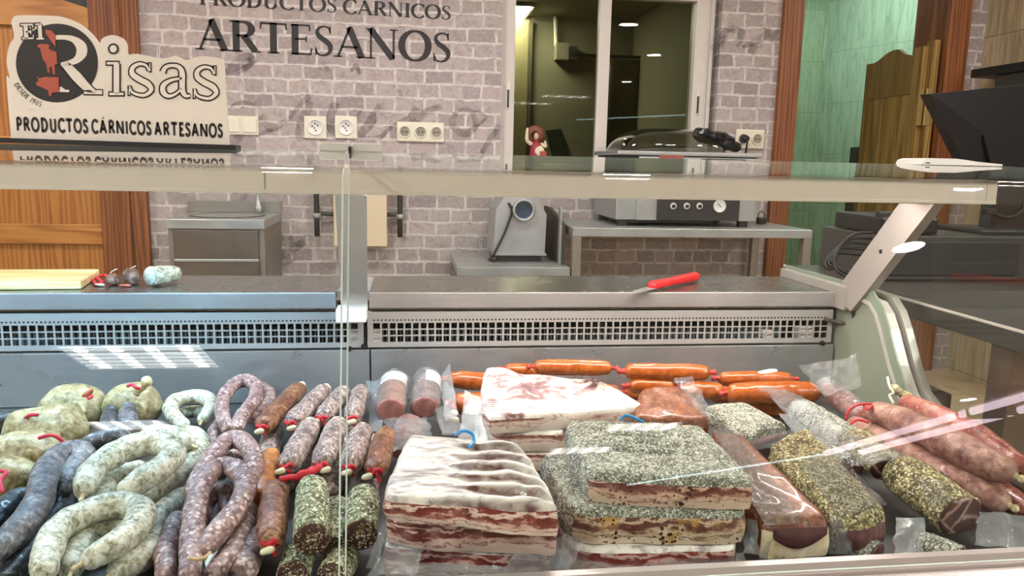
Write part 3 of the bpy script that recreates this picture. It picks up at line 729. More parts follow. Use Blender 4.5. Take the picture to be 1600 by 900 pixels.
def glyph_quads(ch, bold=None):
    acc = ch == '\u00c1'; ch2 = 'A' if acc else '\u00cd' and ch
    w_, st = G(ch2); out = []
    for kd, pts, wt in st:
        if bold:
            if kd == 's': continue
            if kd in 'nt' and ch2 in 'TECS' and wt < .055: continue
            wd = bold if kd != 'w' else [bold]*len(pts)
            if kd == 'w': pts, wd = spl2(pts, wd)
            out += ribbon(pts, wd)
        elif kd == 'm':
            wd = []
            for i in range(len(pts)):
                a, c = pts[max(i-1, 0)], pts[min(i+1, len(pts)-1)]
                l = math.hypot(c[0]-a[0], c[1]-a[1]) or 1
                wd.append(TN+(TH+.01-TN)*(abs(c[1]-a[1])/l)**1.6)
            out += ribbon(pts, wd)
        elif kd == 'w': pts, wd = spl2(pts, wt); out += ribbon(pts, wd)
        else: out += ribbon(pts, wt)
    if acc: out += ribbon([(.42, 1.10), (.58, 1.27)], [.07, .13])
    return w_, out
def text_on(mb, s, a, c, cap, y, bold=None, gap=.04, squeeze=1):
    """lay s along the baseline a->c (photo pixels on the plane y); cap = cap height in metres."""
    A, B = P(*a, y=y), P(*c, y=y); ex = (B-A); Lg = ex.length; ex.normalize(); ez = Vector((-ex.z, 0, ex.x))
    tot = 0; items = []
    for ch in s:
        w_, q = glyph_quads(ch, bold); items.append((tot, q)); tot += w_+gap
    tot -= gap; k = Lg/tot
    for x0, q in items:
        for quad in q: mb.add([A+ex*((x0+p[0])*k)+ez*(p[1]*cap) for p in quad], [[0, 1, 2, 3]])
INK = plain('printed_black_ink', '#1d1718', .5)
lt = MB()
cap = (P(600, 40, y=WY)-P(600, 87, y=WY)).length
text_on(lt, 'ARTESANOS', (307, 77), (706, 98), cap, WY-.0015, gap=.0)
cap = (P(600, 5, y=WY)-P(600, 27, y=WY)).length
text_on(lt, 'PRODUCTOS', (311, 7), (527, 20), cap, WY-.0015, gap=.02)
text_on(lt, 'C\u00c1RNICOS', (536, 21), (705, 31), cap, WY-.0015, gap=.02)
lt.build('wall_lettering', INK, wall_back, clean=False)
# faded handwriting printed across the brick pattern
t = NT('faded_script_ink'); tr = t.n('BsdfTransparent'); df = t.n('BsdfDiffuse', {'Color': lin('#5d5658')})
t.surf(t.n('MixShader', {0: t.ramp(t.noise(14, 4), [(.35, .08), (.65, .42)]), 1: tr.outputs[0], 2: df.outputs[0]}).outputs[0])
sc_ = MB()
def script(pts, wd): 
    p, w_ = spl2(pts, wd)
    for q in ribbon(p, w_): sc_.add([P(*c, y=WY-.001) for c in q], [[0, 1, 2, 3]])
for pts, wd in (
    ([(356, 104), (372, 92), (390, 88), (392, 100), (372, 112), (350, 118)], [3, 9, 12, 10, 8, 4]),
    ([(352, 112), (400, 92)], [10, 12]), ([(498, 110), (506, 98), (512, 112)], [4, 8, 6]), ([(548, 112), (556, 102), (562, 116)], [4, 8, 5]),
    ([(360, 166), (380, 160), (408, 168)], [3, 8, 3]), ([(408, 180), (424, 200), (452, 184), (470, 162), (484, 150)], [10, 14, 6, 8, 10]),
    ([(470, 188), (480, 172), (484, 158)], [12, 14, 12]), ([(470, 190), (466, 212), (474, 216), (500, 190)], [12, 10, 6, 4]),
    ([(524, 160), (516, 186), (520, 206), (540, 196), (566, 172)], [14, 14, 10, 5, 4]), ([(596, 164), (580, 190), (566, 208), (562, 216)], [12, 16, 14, 5]),
    ([(562, 214), (590, 216), (610, 200), (640, 180)], [5, 8, 6, 4]), ([(652, 168), (640, 192), (650, 208), (680, 196)], [12, 14, 10, 4]),
    ([(690, 166), (664, 176), (650, 192)], [8, 12, 10]), ([(712, 176), (708, 196), (726, 210), (744, 196), (734, 172), (716, 172)], [8, 12, 10, 10, 8, 5]),
    ([(736, 172), (760, 182), (742, 200)], [4, 5, 4]), ([(752, 240), (768, 214), (782, 196)], [7, 9, 9]), ([(622, 146), (628, 144)], [12, 12]),
    ([(380, 206), (364, 226), (358, 238)], [12, 14, 12]), ([(400, 214), (420, 204), (440, 200)], [4, 7, 5]),
    ([(1116, 66), (1138, 46), (1158, 52), (1150, 72)], [6, 10, 14, 8]), ([(1112, 78), (1134, 58), (1120, 82)], [12, 8, 10]),
    ([(1160, 74), (1178, 66), (1196, 56), (1200, 44)], [6, 10, 12, 10]), ([(1172, 84), (1180, 70)], [12, 12]), ([(1214, 66), (1206, 58), (1218, 48)], [12, 10, 6]),
    ([(426, 404), (444, 396), (476, 378)], [14, 16, 12]), ([(418, 424), (440, 410), (460, 402)], [12, 16, 12]), ([(452, 376), (458, 374)], [12, 12]),
    ([(414, 372), (434, 366), (436, 376), (416, 380)], [10, 12, 12, 10]), ([(596, 408), (604, 400)], [6, 8]), ([(240, 400), (252, 392)], [6, 6])):
    script(pts, wd)
sc_.build('faded_script', t.mat, wall_back, clean=False)

# ================================================================== SHOP SIGN ON THE GLASS
SY = 1.378
def C1(x, y, yy=SY): return P(x/3.4625, y/3.4625, y=yy)
sign = thing('shop_sign', 'cut-out cream shop sign with black lettering standing on the glass canopy', 'sign', P(185, 226, y=SY))
out = [(60, 755), (35, 440), (40, 425), (52, 418), (36, 335), (50, 245), (76, 200), (62, 125), (70, 97), (100, 83), (250, 84), (340, 92), (430, 128), (500, 188), (538, 236), (548, 213), (578, 195), (618, 190), (664, 208), (685, 245), (690, 294), (745, 291), (880, 316), (950, 302), (1010, 325), (1080, 305), (1190, 315), (1211, 350), (1215, 390), (1241, 790)]
pl, _ = spline([Vector(c+(0,)) for c in out], [1]*len(out), 3)
pts = [C1(q.x, q.y) for q in pl]
MB().prism([(q.x, q.z) for q in pts], 'y', SY, SY+.006).build('plate', plain('cream_acrylic', '#dcd4ca', .4, coat=.0, var=.02), sign)
b = MB(); q = [C1(-120, 742), C1(1290, 786), C1(1290, 812), C1(-120, 768)]
b.prism([(v.x, v.z) for v in q], 'y', SY-.022, SY+.02); b.build('base_bar', M['black'], sign)
S1 = SY-.0006; S2 = SY-.0011; S3 = SY-.0016
ink = MB(); white = MB(); top = MB()
def fan(mb, pts2, yy): mb.add([C1(x, y, yy) for x, y in pts2], [list(range(len(pts2)))])
def strk(mb, pts2, wd, yy, sp=True):
    p, w_ = spl2(pts2, wd) if sp and len(pts2) > 2 else (pts2, wd)
    for qd in ribbon(p, w_): mb.add([C1(x, y, yy) for x, y in qd], [[0, 1, 2, 3]])
fan(ink, arcp(308, 341, 222, 213, 0, 360, 56)[:-1], S1)
# big R
Rb = ([(302, 203), (350, 202), (400, 214), (438, 250), (440, 290), (405, 330), (330, 349)], [24, 24, 34, 58, 58, 34, 18])
Rl = ([(350, 343), (415, 415), (475, 477), (520, 499)], [40, 54, 44, 14])
strk(ink, Rl[0], [x+15 for x in Rl[1]], S1); Rf = ([(455, 498), (552, 499)], [22, 22])
strk(ink, [(452, 498), (558, 500)], [36, 36], S1, False); strk(white, *Rb, S2); strk(white, *Rl, S2); strk(white, *Rf, S2, False); strk(white, [(322, 489), (374, 493)], [16, 12], S2, False); strk(white, [(326, 470), (340, 490)], [8, 26], S2, False)
# outlined lower case
def outlined(pts2, wd, o=9):
    strk(ink, pts2, [x+o*2 for x in wd], S2); strk(top, pts2, wd, S3)
def serif(p, q, wd=13): strk(ink, [(p[0]-7, p[1]), (q[0]+7, q[1])], [wd+16]*2, S2, False)
def serift(p, q, wd=13): strk(top, [p, q], [wd]*2, S3, False)
fan(ink, arcp(613, 264, 30, 30, 0, 360, 28)[:-1], S2); fan(top, arcp(613, 264, 19, 20, 0, 360, 28)[:-1], S3)
serif((578, 342), (640, 342)); serif((592, 508), (668, 508)); outlined([(630, 345), (630, 430), (630, 505)], [30, 30, 30]); serift((578, 342), (640, 342)); serift((592, 508), (668, 508))
for ox, oy in ((0, 0), (352, 17)):
    f = lambda L: [(x+ox, y+oy) for x, y in L]
    serif(*f([(800, 352), (806, 352)])); outlined(f([(806, 384), (790, 354), (752, 346), (718, 366), (716, 400), (752, 428), (800, 454), (818, 486), (786, 514), (745, 512), (712, 496), (700, 464)]), [8, 12, 16, 22, 28, 30, 30, 22, 16, 14, 12, 8], 8)
    strk(ink, f([(812, 336), (812, 392)]), [16, 16], S2, False); strk(ink, f([(698, 462), (698, 520)]), [16, 16], S2, False)
    strk(top, f([(811, 342), (811, 384)]), [5, 5], S3, False); strk(top, f([(699, 468), (699, 512)]), [5, 5], S3, False)
ap = [(880, 392), (896, 364), (934, 354), (972, 366), (986, 402), (986, 480), (1002, 516), (1030, 518)]; aw = [26, 20, 16, 22, 30, 30, 20, 10]
bp = [(984, 424), (925, 434), (884, 462), (884, 500), (912, 520), (950, 508), (984, 478)]; bw = [10, 16, 26, 28, 18, 12, 10]
strk(ink, ap, [x+17 for x in aw], S2); strk(ink, bp, [x+17 for x in bw], S2); strk(top, ap, aw, S3); strk(top, bp, bw, S3)
# El
def E_l(mb, o, yy):
    strk(mb, [(138, 136), (142, 208)], [22+o]*2, yy, False)
    for a_, c_ in (((112, 134), (176, 133)), ((140, 172), (166, 171)), ((120, 208), (180, 207))): strk(mb, [(a_[0]-o/2, a_[1]), (c_[0]+o/2, c_[1])], [9+o]*2, yy, False)
    for a_, c_ in (((176, 130), (177, 150)), ((166, 160), (167, 184)), ((180, 188), (180, 211))): strk(mb, [(a_[0], a_[1]-o/2), (c_[0], c_[1]+o/2)], [5+o]*2, yy, False)
    strk(mb, [(214, 132), (219, 210)], [20+o]*2, yy, False); strk(mb, [(192-o/2, 132), (218, 131)], [8+o]*2, yy, False); strk(mb, [(198-o/2, 210), (238+o/2, 209)], [8+o]*2, yy, False)
E_l(ink, 12, S2); E_l(white, 0, S3)
# DESDE 1945 round the disc
ang = 207
for ch in 'DESDE 1945':
    w_, qs = glyph_quads(ch); a = math.radians(ang); r0 = 262
    bx, by = 308+r0*math.cos(a), 341-r0*math.sin(a)*.965
    tx, ty = -math.sin(a), -math.cos(a); nx, ny = -math.cos(a), math.sin(a)
    for qd in qs: ink.add([C1(bx+tx*p[0]*27+nx*p[1]*28, by+ty*p[0]*27+ny*p[1]*28, S1) for p in qd], [[0, 1, 2, 3]])
    ang += (w_+.08)*27/r0*57.3
text_on(ink, 'PRODUCTOS', (88/3.4625, 706/3.4625), (478/3.4625, 717/3.4625), .0206, S1, bold=.25, gap=.13)
text_on(ink, 'C\u00c1RNICOS', (497/3.4625, 718/3.4625), (820/3.4625, 728/3.4625), .0206, S1, bold=.25, gap=.13)
text_on(ink, 'ARTESANOS', (836/3.4625, 729/3.4625), (1206/3.4625, 741/3.4625), .0206, S1, bold=.25, gap=.13)
ink.build('lettering', INK, sign, clean=False)
wi = plain('cream_ink', '#dcd4ca', .4, var=.02)
white.build('letter_fill', wi, sign, clean=False); top.build('letter_fill', plain('cream_ink_light', '#ded6cc', .4, var=.02), sign, clean=False)
an = MB()
for pp in ([(245, 160), (278, 166), (300, 190), (300, 256), (284, 232), (264, 206), (246, 178)],
           [(200, 245), (215, 238), (250, 238), (270, 246), (262, 262), (285, 275), (305, 280), (310, 345), (296, 350), (299, 402), (286, 402), (280, 362), (268, 362), (268, 396), (257, 390), (250, 345), (232, 320), (222, 285), (218, 262), (205, 255)],
           [(200, 412), (212, 424), (240, 416), (318, 418), (320, 498), (290, 500), (276, 505), (279, 520), (266, 520), (260, 490), (240, 478), (200, 462), (193, 450), (208, 438)]):
    fan(an, pp, S3)
an.build('animal_emblem', plain('red_brown_ink', '#a8503c', .45), sign, clean=False)

# ================================================================== WALL FITTINGS
def px_box(u0, v0, u1, v1, y, dpt, bev=.004):
    a, c = P(u0, v1, y=y), P(u1, v0, y=y); return a.x, c.x, y-dpt, y, a.z, c.z
def socket_face(t, c, r=.026):
    MB().lathe([(r*1.22, .0), (r*1.22, -.005), (r*.98, -.005), (r*.94, -.0008)], c, 24, 'y').build('well_rim', M['white_plastic'], t, True)
    MB().lathe([(r*.96, -.0008), (0, -.0008), (0, .001), (r*.96, .001)], c, 24, 'y').build('well_shade', plain('painted_well_shade', '#8a8373', .5), t)  # dark disc on the plate; the well's shade is painted into its colour
    MB().box(c[0]-.004, c[0]+.004, c[1]-.003, c[1], c[2]-r*.95, c[2]-r*.7).build('earth_clip', M['grey_trim'], t)
    h = MB()
    for dx, dz in ((-.0095, 0), (.0095, 0)): h.lathe([(0, -.0014), (.0042, -.0014), (.0042, 0)], (c[0]+dx, c[1], c[2]+dz), 10, 'y')
    h.build('pin_hole', M['black'], t)
t = thing('light_switch', 'cream double rocker switch on the brick wall beside the shop sign', 'switch', P(378, 210, y=WY))
x0, x1, y0, y1, z0, z1 = px_box(352, 182, 404, 210, WY, .012)
MB().box(x0, x1, y0, y1, z0, z1, bev=.004).build('plate', M['white_plastic'], t)
for k in (0, 1):
    a = x0+(x1-x0)*k/2+.008; MB().box(a, a+(x1-x0)/2-.016, y0-.006, y0+.002, z0+.012, z1-.010, bev=.003).build('rocker', M['white_plastic'], t)
for k, (u0, nm) in enumerate(((476, 'left'), (524, 'right'))):
    x0, x1, y0, y1, z0, z1 = px_box(u0, 182, u0+34, 216, WY, .012)
    t = thing('round_socket', 'cream square socket with round five-hole face, %s one of the pair' % nm, 'socket', ((x0+x1)/2, WY-.006, z0), 'round five-hole sockets')
    MB().box(x0, x1, y0, y1, z0, z1, bev=.003).build('plate', M['white_plastic'], t)
    c = ((x0+x1)/2, y0, (z0+z1)/2)
    MB().lathe([(.040, .001), (.040, -.005), (.036, -.006), (.034, -.001), (0, -.001)], c, 28, 'y').build('face', M['white'], t, True)
    h = MB()
    for dx, dz in ((-.014, .004), (.012, .008), (-.004, -.004), (.002, -.016), (.0, .016)): h.lathe([(0, -.003), (.004, -.003), (.004, 0)], (c[0]+dx, c[1]-.0, c[2]+dz), 10, 'y')
    h.build('pin_hole', M['black'], t)
x0, x1, y0, y1, z0, z1 = px_box(620, 192, 694, 221, WY, .014)
t = thing('triple_socket', 'cream three-gang socket strip on the brick wall left of the window', 'socket', ((x0+x1)/2, WY-.007, z0))
MB().box(x0, x1, y0, y1, z0, z1, bev=.008).build('plate', M['white_plastic'], t)
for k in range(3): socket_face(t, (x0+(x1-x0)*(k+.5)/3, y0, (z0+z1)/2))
x0, x1, y0, y1, z0, z1 = px_box(1147, 203, 1194, 232, WY, .014)
t = thing('double_socket', 'cream two-gang socket right of the window with a black plug in it', 'socket', ((x0+x1)/2, WY-.007, z0))
MB().box(x0, x1, y0, y1, z0, z1, bev=.008).build('plate', M['white_plastic'], t)
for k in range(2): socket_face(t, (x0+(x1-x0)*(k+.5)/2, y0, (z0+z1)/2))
pc = (x0+(x1-x0)*.25, y0-.02, (z0+z1)/2)
t = thing('power_plug', 'black power plug with its lead in the two-gang socket', 'plug', pc)
MB().lathe([(0, -.03), (.016, -.028), (.021, -.01), (.021, .014), (0, .014)], pc, 18, 'y').build('body', M['black'], t, True)
MB().tube([(pc[0], pc[1]-.026, pc[2]), (pc[0], pc[1]-.034, pc[2]-.03), (pc[0]-.005, pc[1]-.01, pc[2]-.12), (pc[0]-.05, pc[1]+.0, pc[2]-.2)], .005, 8).build('lead', M['black'], t, True)

# ------------------------------------------------------------------ figurine on the window sill
fx, fy, fz = P(838, 245, y=WY+.0).x, WY+.012, wz0
t = thing('saint_figurine', 'small saint figurine with a red halo and raised arm on the window sill', 'figurine', (fx, fy, fz))
skin = plain('figurine_skin', '#c9a58c', .5); robe = plain('crimson_robe', '#8c2434', .5); rb2 = plain('cream_robe', '#cfc2a8', .5)
MB().lathe([(.0, 0), (.040, 0), (.042, .02), (.034, .07), (.030, .10), (.022, .118), (.010, .126), (.009, .14), (0, .14)], (fx, fy, fz), 20).build('robe', robe, t, True)
MB().ell((fx+.012, fy-.018, fz+.07), (.030, .022, .034)).build('cloak', rb2, t, True)
MB().ell((fx-.002, fy-.006, fz+.150), (.013, .014, .018)).build('head', skin, t, True)
MB().ell((fx-.002, fy+.002, fz+.156), (.0155, .014, .017)).build('hair', plain('brown_hair', '#3c2618', .6), t, True)
MB().lathe([(.020, .0), (.050, -.002), (.050, .004), (.020, .004), (.020, 0)], (fx-.004, fy+.02, fz+.158), 32, 'y').build('halo', plain('red_brown_halo', '#6e3a28', .5), t, True)
MB().tube([(fx-.03, fy-.004, fz+.112), (fx-.05, fy-.01, fz+.13), (fx-.052, fy-.012, fz+.175), (fx-.05, fy-.012, fz+.19)], [.011, .010, .007, .004], 10).build('raised_arm', rb2, t, True)
MB().tube([(fx+.03, fy-.01, fz+.110), (fx+.046, fy-.02, fz+.10), (fx+.042, fy-.022, fz+.125)], [.010, .009, .005], 10).build('bent_arm', rb2, t, True)
MB().box(fx+.014, fx+.048, fy-.05, fy-.036, fz+.03, fz+.075, bev=.003, mat=None).build('book', plain('red_book', '#9a3a34', .5), t)
cl = MB(); cl.ell((fx-.055, fy-.006, fz+.013), (.048, .022, .013), amp=.35, freq=60, seg=26); tag(cl.build('white_cloth', M['paper'], None, True), 'crumpled white cloth at the foot of the figurine on the sill', 'cloth')
# things in the dark room behind the window
t = thing('wall_cabinet_box', 'pale switch box with a dark panel on the storeroom wall seen through the window', 'box', P(885, 95, y=6.38))
x0, x1, y0, y1, z0, z1 = px_box(865, 70, 886, 95, 6.398, .10); MB().box(x0, x1, y0, y1, z0, z1, bev=.005).build('housing', M['plaster_dim'], t)
x0, x1, y0, y1, z0, z1 = px_box(887, 75, 898, 95, 6.398, .10); MB().box(x0, x1, y0, y1, z0, z1, bev=.004).build('dark_panel', M['dark_grey'], t)
a, c = P(869, 70, y=6.36), P(869, -8, y=6.36)
tag(MB().tube([a, (c.x, c.y, 2.32)], .018, 10).build('conduit', M['white_plastic'], None, True), 'vertical white conduit above the switch box on the storeroom wall', 'pipe')
x0, x1, y0, y1, z0, z1 = px_box(800, 38, 825, 250, 6.398, .05)
t = thing('storeroom_door', 'olive panel door at the left of the dark storeroom behind the window', 'door', ((x0+x1)/2, 6.37, 0))
MB().box(x0-.5, x1, y0, y1, 0.01, z1, bev=.005).build('leaf', plain('olive_door', '#7c7350', .6), t); MB().box(x1, x1+.03, y0-.02, y1, 0.01, z1+.02).build('jamb', plain('dark_jamb', '#4a452e', .6), t)
rk = MB(); A_, B_ = P(948, 88, y=6.2), P(1030, 88, y=6.2); C_ = P(948, 215, y=6.2)
t = thing('hanging_rack', 'dark hanging rack with a wire mesh sheet in the storeroom behind the right pane', 'rack', ((A_.x+B_.x)/2, 6.2, C_.z))
rk.box(A_.x-.30, B_.x+.7, 6.19, 6.21, A_.z-.012, A_.z+.012); rk.box(A_.x, A_.x+.02, 6.19, 6.21, .01, A_.z); rk.box(B_.x-.02, B_.x, 6.19, 6.21, .01, A_.z)
rk.build('rail', M['dark'], t)
def meshfn(u, v): return (A_.x+.02+(B_.x-A_.x-.04)*u, 6.19+.03*noise.noise(Vector((u*5, v*5, 1))), A_.z-.02-(A_.z-.55)*v)
MB().grid(meshfn, 14, 14).build('mesh_sheet', plain('dark_sheet', '#4c452e', .4, var=.3, vscale=9), t, True, solid=.004)
x0, x1, y0, y1, z0, z1 = px_box(853, 202, 880, 260, 5.2, .03)
q = [P(853, 204, y=5.2), P(876, 201, y=5.2), P(900, 262, y=5.2), P(868, 262, y=5.2)]
tag(MB().prism([(v.x, v.z) for v in q], 'y', 5.18, 5.22).build('tilted_board', plain('dark_green_board', '#3c4230', .5)), 'dark green tilted board in the storeroom beside the figurine', 'board')

# ------------------------------------------------------------------ sink unit
t = thing('hand_sink', 'stainless hand wash sink cabinet against the brick wall', 'sink', (-.84, 3.75, 0))
sk = MB(); sk.box(-1.05, -.632, 3.5, 3.99, .833, .876, bev=.004)
top_ = sk.build('top', M['steel'], t)
MB().lathe([(.165, .0005), (.170, .003), (.160, .003), (.150, -.004), (.09, -.03), (0, -.034)], (-.84, 3.74, .877), 32).build('basin', M['steel_dull'], top_, True)
cb = MB(); cb.box(-1.045, -.637, 3.52, 3.98, .03, .832); cb.build('cabinet', M['steel_dull'], t)
for z0, z1 in ((.70, .828), (.36, .694)):
    MB().box(-1.02, -.66, 3.505, 3.522, z0, z1, bev=.003).build('front_panel', steel('brown_steel', '#7d736a', .45), t)
MB().box(-1.02, -.66, 3.498, 3.512, .688, .700, bev=.003).build('grip_rail', M['steel'], t)
MB().box(-1.08, -.632, 3.97, 3.995, .876, .93, bev=.002).build('splashback', M['steel_dull'], t)
tp = MB(); tx = P(403, 330, y=3.9).x
tp.lathe([(0, 0), (.020, 0), (.020, .03), (.011, .04), (.011, .10), (0, .10)], (tx, 3.92, .876), 16); tp.tube([(tx, 3.92, .96), (tx, 3.92, 1.08), (tx-.03, 3.88, 1.12), (tx-.08, 3.82, 1.10)], .010, 10)
tp.build('tap', M['steel'], t, True)
# gas boiler panel with its pipes
t = thing('water_heater', 'cream wall panel between two dark pipes on the brick wall behind the centre post', 'heater', (-.24, 3.94, .7))
MB().box(-.37, -.107, 3.90, 3.995, .715, 1.12, bev=.006).build('housing', M['cream_metal'], t)
for u in (495, 625):
    a = P(u, 345, y=3.95).x; pb = MB()
    pb.tube([(a, 3.95, .76), (a, 3.95, 1.12)], .0135, 12, 'flat'); p_ = pb.build('pipe', M['dark'], t, True)
    MB().lathe([(.0, -.012), (.020, -.012), (.020, .012), (0, .012)], (a, 3.95, .865), 14).build('valve', M['grey_trim'], p_, True)
MB().tube([(-.452, 3.965, .875), (-.37, 3.965, .872)], .011, 10, 'flat').build('branch_pipe', M['dark_grey'], t, True)
MB().tube([(-.107, 3.965, .872), (-.045, 3.965, .875)], .011, 10, 'flat').build('branch_pipe', M['dark_grey'], t, True)

# ------------------------------------------------------------------ steel tables and machines
def frame_table(name, label, x0, x1, y0, y1, zt, leg=.04, apron=.04, shelf=None):
    t = thing(name, label, 'table', ((x0+x1)/2, (y0+y1)/2, 0))
    MB().box(x0, x1, y0, y1, zt-apron, zt, bev=.003).build('top', M['steel'], t)
    for x in (x0, x1-leg):
        for y in (y0, y1-leg): MB().box(x, x+leg, y, y+leg, 0, zt-apron).build('leg', M['steel_dull'], t)
    return t
frame_table('steel_table', 'stainless frame table carrying the vacuum packing machine', .735, 1.885, 3.38, 3.96, .865)
tb = frame_table('low_steel_table', 'low stainless stand carrying the meat mincer', .215, .728, 3.38, 3.96, .684)
t = thing('steel_screen', 'dark steel screen between the mincer and the frame table', 'screen', (.70, 3.7, .684))
sp = MB(); sp.prism([(3.46, .686), (3.95, .686), (3.95, .93), (3.80, .93), (3.46, .875)], 'x', .700, .716); sp.build('sheet', M['dark_grey'], t)
sp = MB(); sp.box(.690, .700, 3.46, 3.50, .686, .95, bev=.002); sp.build('upright', M['steel'], t)
t = thing('meat_mincer', 'stainless meat mincer with a round steel mouth on the low stand', 'mincer', (.52, 3.65, .684))
mp = [(.395, .722), (.640, .722), (.645, .91), (.60, .985), (.565, 1.02), (.46, 1.02), (.405, .93)]
MB().prism(mp, 'y', 3.56, 3.86).build('body', M['steel'], t)
MB().box(.388, .648, 3.552, 3.57, .716, .728, bev=.002).build('bottom_lip', M['steel'], t)
MB().box(.41, .63, 3.60, 3.84, .684, .722).build('foot', M['dark'], t)
c = P(818, 328, y=3.55)
MB().lathe([(.036, .02), (.052, .02), (.054, -.02), (.044, -.026), (.040, -.01), (.036, .02)], c, 28, 'y').build('mouth_ring', M['steel'], t, True)
MB().lathe([(0, .0), (.038, .0), (.038, .008), (0, .008)], c, 24, 'y').build('mouth', plain('blue_dark_mouth', '#2c4258', .3), t)
cb = [P(795, 318, y=3.55), P(800, 330, y=3.545), P(790, 360, y=3.545), P(778, 385, y=3.545), P(770, 400, y=3.55), (P(770, 400, y=3.55).x-.01, 3.60, .69)]
MB().tube(cb, .006, 8).build('lead', M['black'], t, True)
MB().ell((P(772, 405, y=3.55).x, 3.56, .700), (.018, .015, .016)).build('lead_clump', M['black'], t, True)
# vacuum packing machine
t = thing('vacuum_packer', 'stainless vacuum packing machine with clear domed lid on the frame table', 'vacuum packer', (1.3, 3.65, .865))
vb = MB(); vb.box(.962, 1.66, 3.50, 3.94, .895, 1.16, bev=.006); vb.box(1.06, 1.64, 3.488, 3.502, .895, 1.19, bev=.003)
vb.build('body', M['steel'], t)
ft = MB()
for x in (1.0, 1.60):
    for y in (3.53, 3.88): ft.box(x-.02, x+.02, y-.02, y+.02, .865, .897)
ft.box(1.0, 1.45, 3.52, 3.9, .88, .896); ft.build('foot', M['rubber'], t)
x0, x1, y0, y1, z0, z1 = px_box(1025, 305, 1156, 344, 3.488, .006)
MB().box(x0, x1, 3.480, 3.489, z0, z1+.06, bev=.002).build('control_panel', M['dark'], t)
for u in (1052, 1073, 1093):
    c = P(u, 322, y=3.48); kk = MB(); kk.lathe([(.008, -.004), (.0145, -.006), (.0155, 0), (.008, .0), (.008, -.004)], c, 20, 'y'); kb = kk.build('knob_ring', M['white'], t, True)
    MB().lathe([(0, -.014), (.008, -.012), (.0095, 0), (0, 0)], c, 16, 'y').build('knob', M['black'], kb, True)
c = P(1124, 322, y=3.48)
gd = MB().lathe([(0, -.006), (.027, -.006), (.030, -.008), (.030, 0), (0, 0)], c, 28, 'y').build('gauge', M['white'], t, True)
MB().prism([(c.x-.012, c.z+.012), (c.x-.010, c.z+.014), (c.x+.008, c.z-.004), (c.x+.006, c.z-.006)], 'y', 3.472, 3.4735).build('gauge_needle', M['black'], gd)
x0, x1, y0, y1, z0, z1 = px_box(1030, 243, 1068, 250, 3.488, .004)
MB().box(x0, x1, 3.483, 3.489, z0, z1, bev=.001).build('name_plate', plain('red_brown_plate', '#8d4a3e', .4), t)
MB().box(1.36, 1.58, 3.484, 3.489, 1.175, 1.186).build('dark_lettering_plate', M['black'], t)
MB().box(.955, 1.66, 3.485, 3.945, 1.195, 1.215, bev=.006).build('lid_frame', M['steel'], t)
MB().box(.975, 1.64, 3.50, 3.93, 1.162, 1.195).build('gasket', M['rubber'], t)
def dome(u, v):
    x = 1.00+.50*u; y = 3.52+.40*v
    e = (1-abs(2*u-1)**3.2); g_ = (1-abs(2*v-1)**3.0)
    return (x, y, 1.214+.115*(e*g_)**.55+.02*(1-u)*0)
MB().grid(dome, 26, 18).build('lid_dome', M['dome'], t, True, solid=.004)
pl = [(P(1088, 196, y=3.7).x, 1.33), (P(1110, 205, y=3.7).x, 1.315), (P(1150, 234, y=3.7).x, 1.222), (P(1080, 234, y=3.7).x, 1.222)]
bgp = MB(); bgp.tube([(pl[0][0], 3.62, 1.30), ((pl[0][0]+pl[2][0])/2+.02, 3.64, 1.27), (pl[2][0]-.02, 3.66, 1.245)], [.045, .05, .03], 10, amp=.02, freq=30, squash=.8)
bgp.build('black_cover', plain('black_sheet_plastic', '#17171a', .25), t, False)
dm = MB()
def dome2(u, v):
    return (.80+.30*u, 3.99+.05*v+.0, 1.18+.09*((1-abs(2*u-1)**3)*(1-abs(2*v-1)**3))**.5)
c = P(1190, 346, y=3.7)
t = thing('black_clamp', 'small black clip with wire handles on the frame table', 'clip', (c.x, 3.7, .866))
q = MB(); q.box(c.x-.022, c.x+.022, 3.69, 3.72, .866, .90, bev=.006); q.build('body', M['black'], t)
MB().tube([(c.x-.016, 3.705, .895), (c.x-.014, 3.705, .925), (c.x+.014, 3.705, .925), (c.x+.016, 3.705, .895)], .003, 8).build('wire_handle', M['dark'], t, True)

# ------------------------------------------------------------------ swing door in the doorway
hx, hy = 2.90, WY+.02
ang = math.radians(100)
lx, ly = P(1359, 96, y=4.58).x, 4.58
dv = Vector((lx-2.835, ly-4.04, 0)); L = dv.length; dv.normalize(); nv = Vector((-dv.y, dv.x, 0))
t = thing('swing_door', 'olive pine saloon door with a shaped top hung from the right door post', 'door', (2.6, 4.3, .5))
ztop = 1.81
def leafpoly(pp, o0, o1, mb):
    n = len(pp); O = Vector((2.835, 4.04, 0))
    vs = [O+dv*a+nv*o0+Vector((0, 0, z)) for a, z in pp]+[O+dv*a+nv*o1+Vector((0, 0, z)) for a, z in pp]
    mb.add(vs, [list(range(n))[::-1], list(range(n, 2*n))]+[[i, (i+1) % n, n+(i+1) % n, n+i] for i in range(n)])
mb = MB(); leafpoly([(0, .45), (.085, .45), (.085, ztop+.02), (0, ztop+.02)], -.018, .018, mb); leafpoly([(L-.05, .45), (L, .45), (L, ztop-.015), (L-.05, ztop-.015)], -.018, .018, mb)
mb.build('stile', M['wood_swing'], t)
mb = MB(); tp_ = [(.085, 1.58), (L-.05, 1.58), (L-.05, ztop-.02), (L*.80, ztop-.005), (L*.66, ztop+.025), (L*.55, ztop+.038), (L*.45, ztop+.036), (.18, ztop+.0), (.085, ztop-.02)]
leafpoly(tp_, -.012, .012, mb); leafpoly([(.085, .45), (L-.05, .45), (L-.05, .6), (.085, .6)], -.012, .012, mb); mb.build('rail', wood('olive_pine_rail', '#745828', '#836638', '#8f7240', coat=0), t)
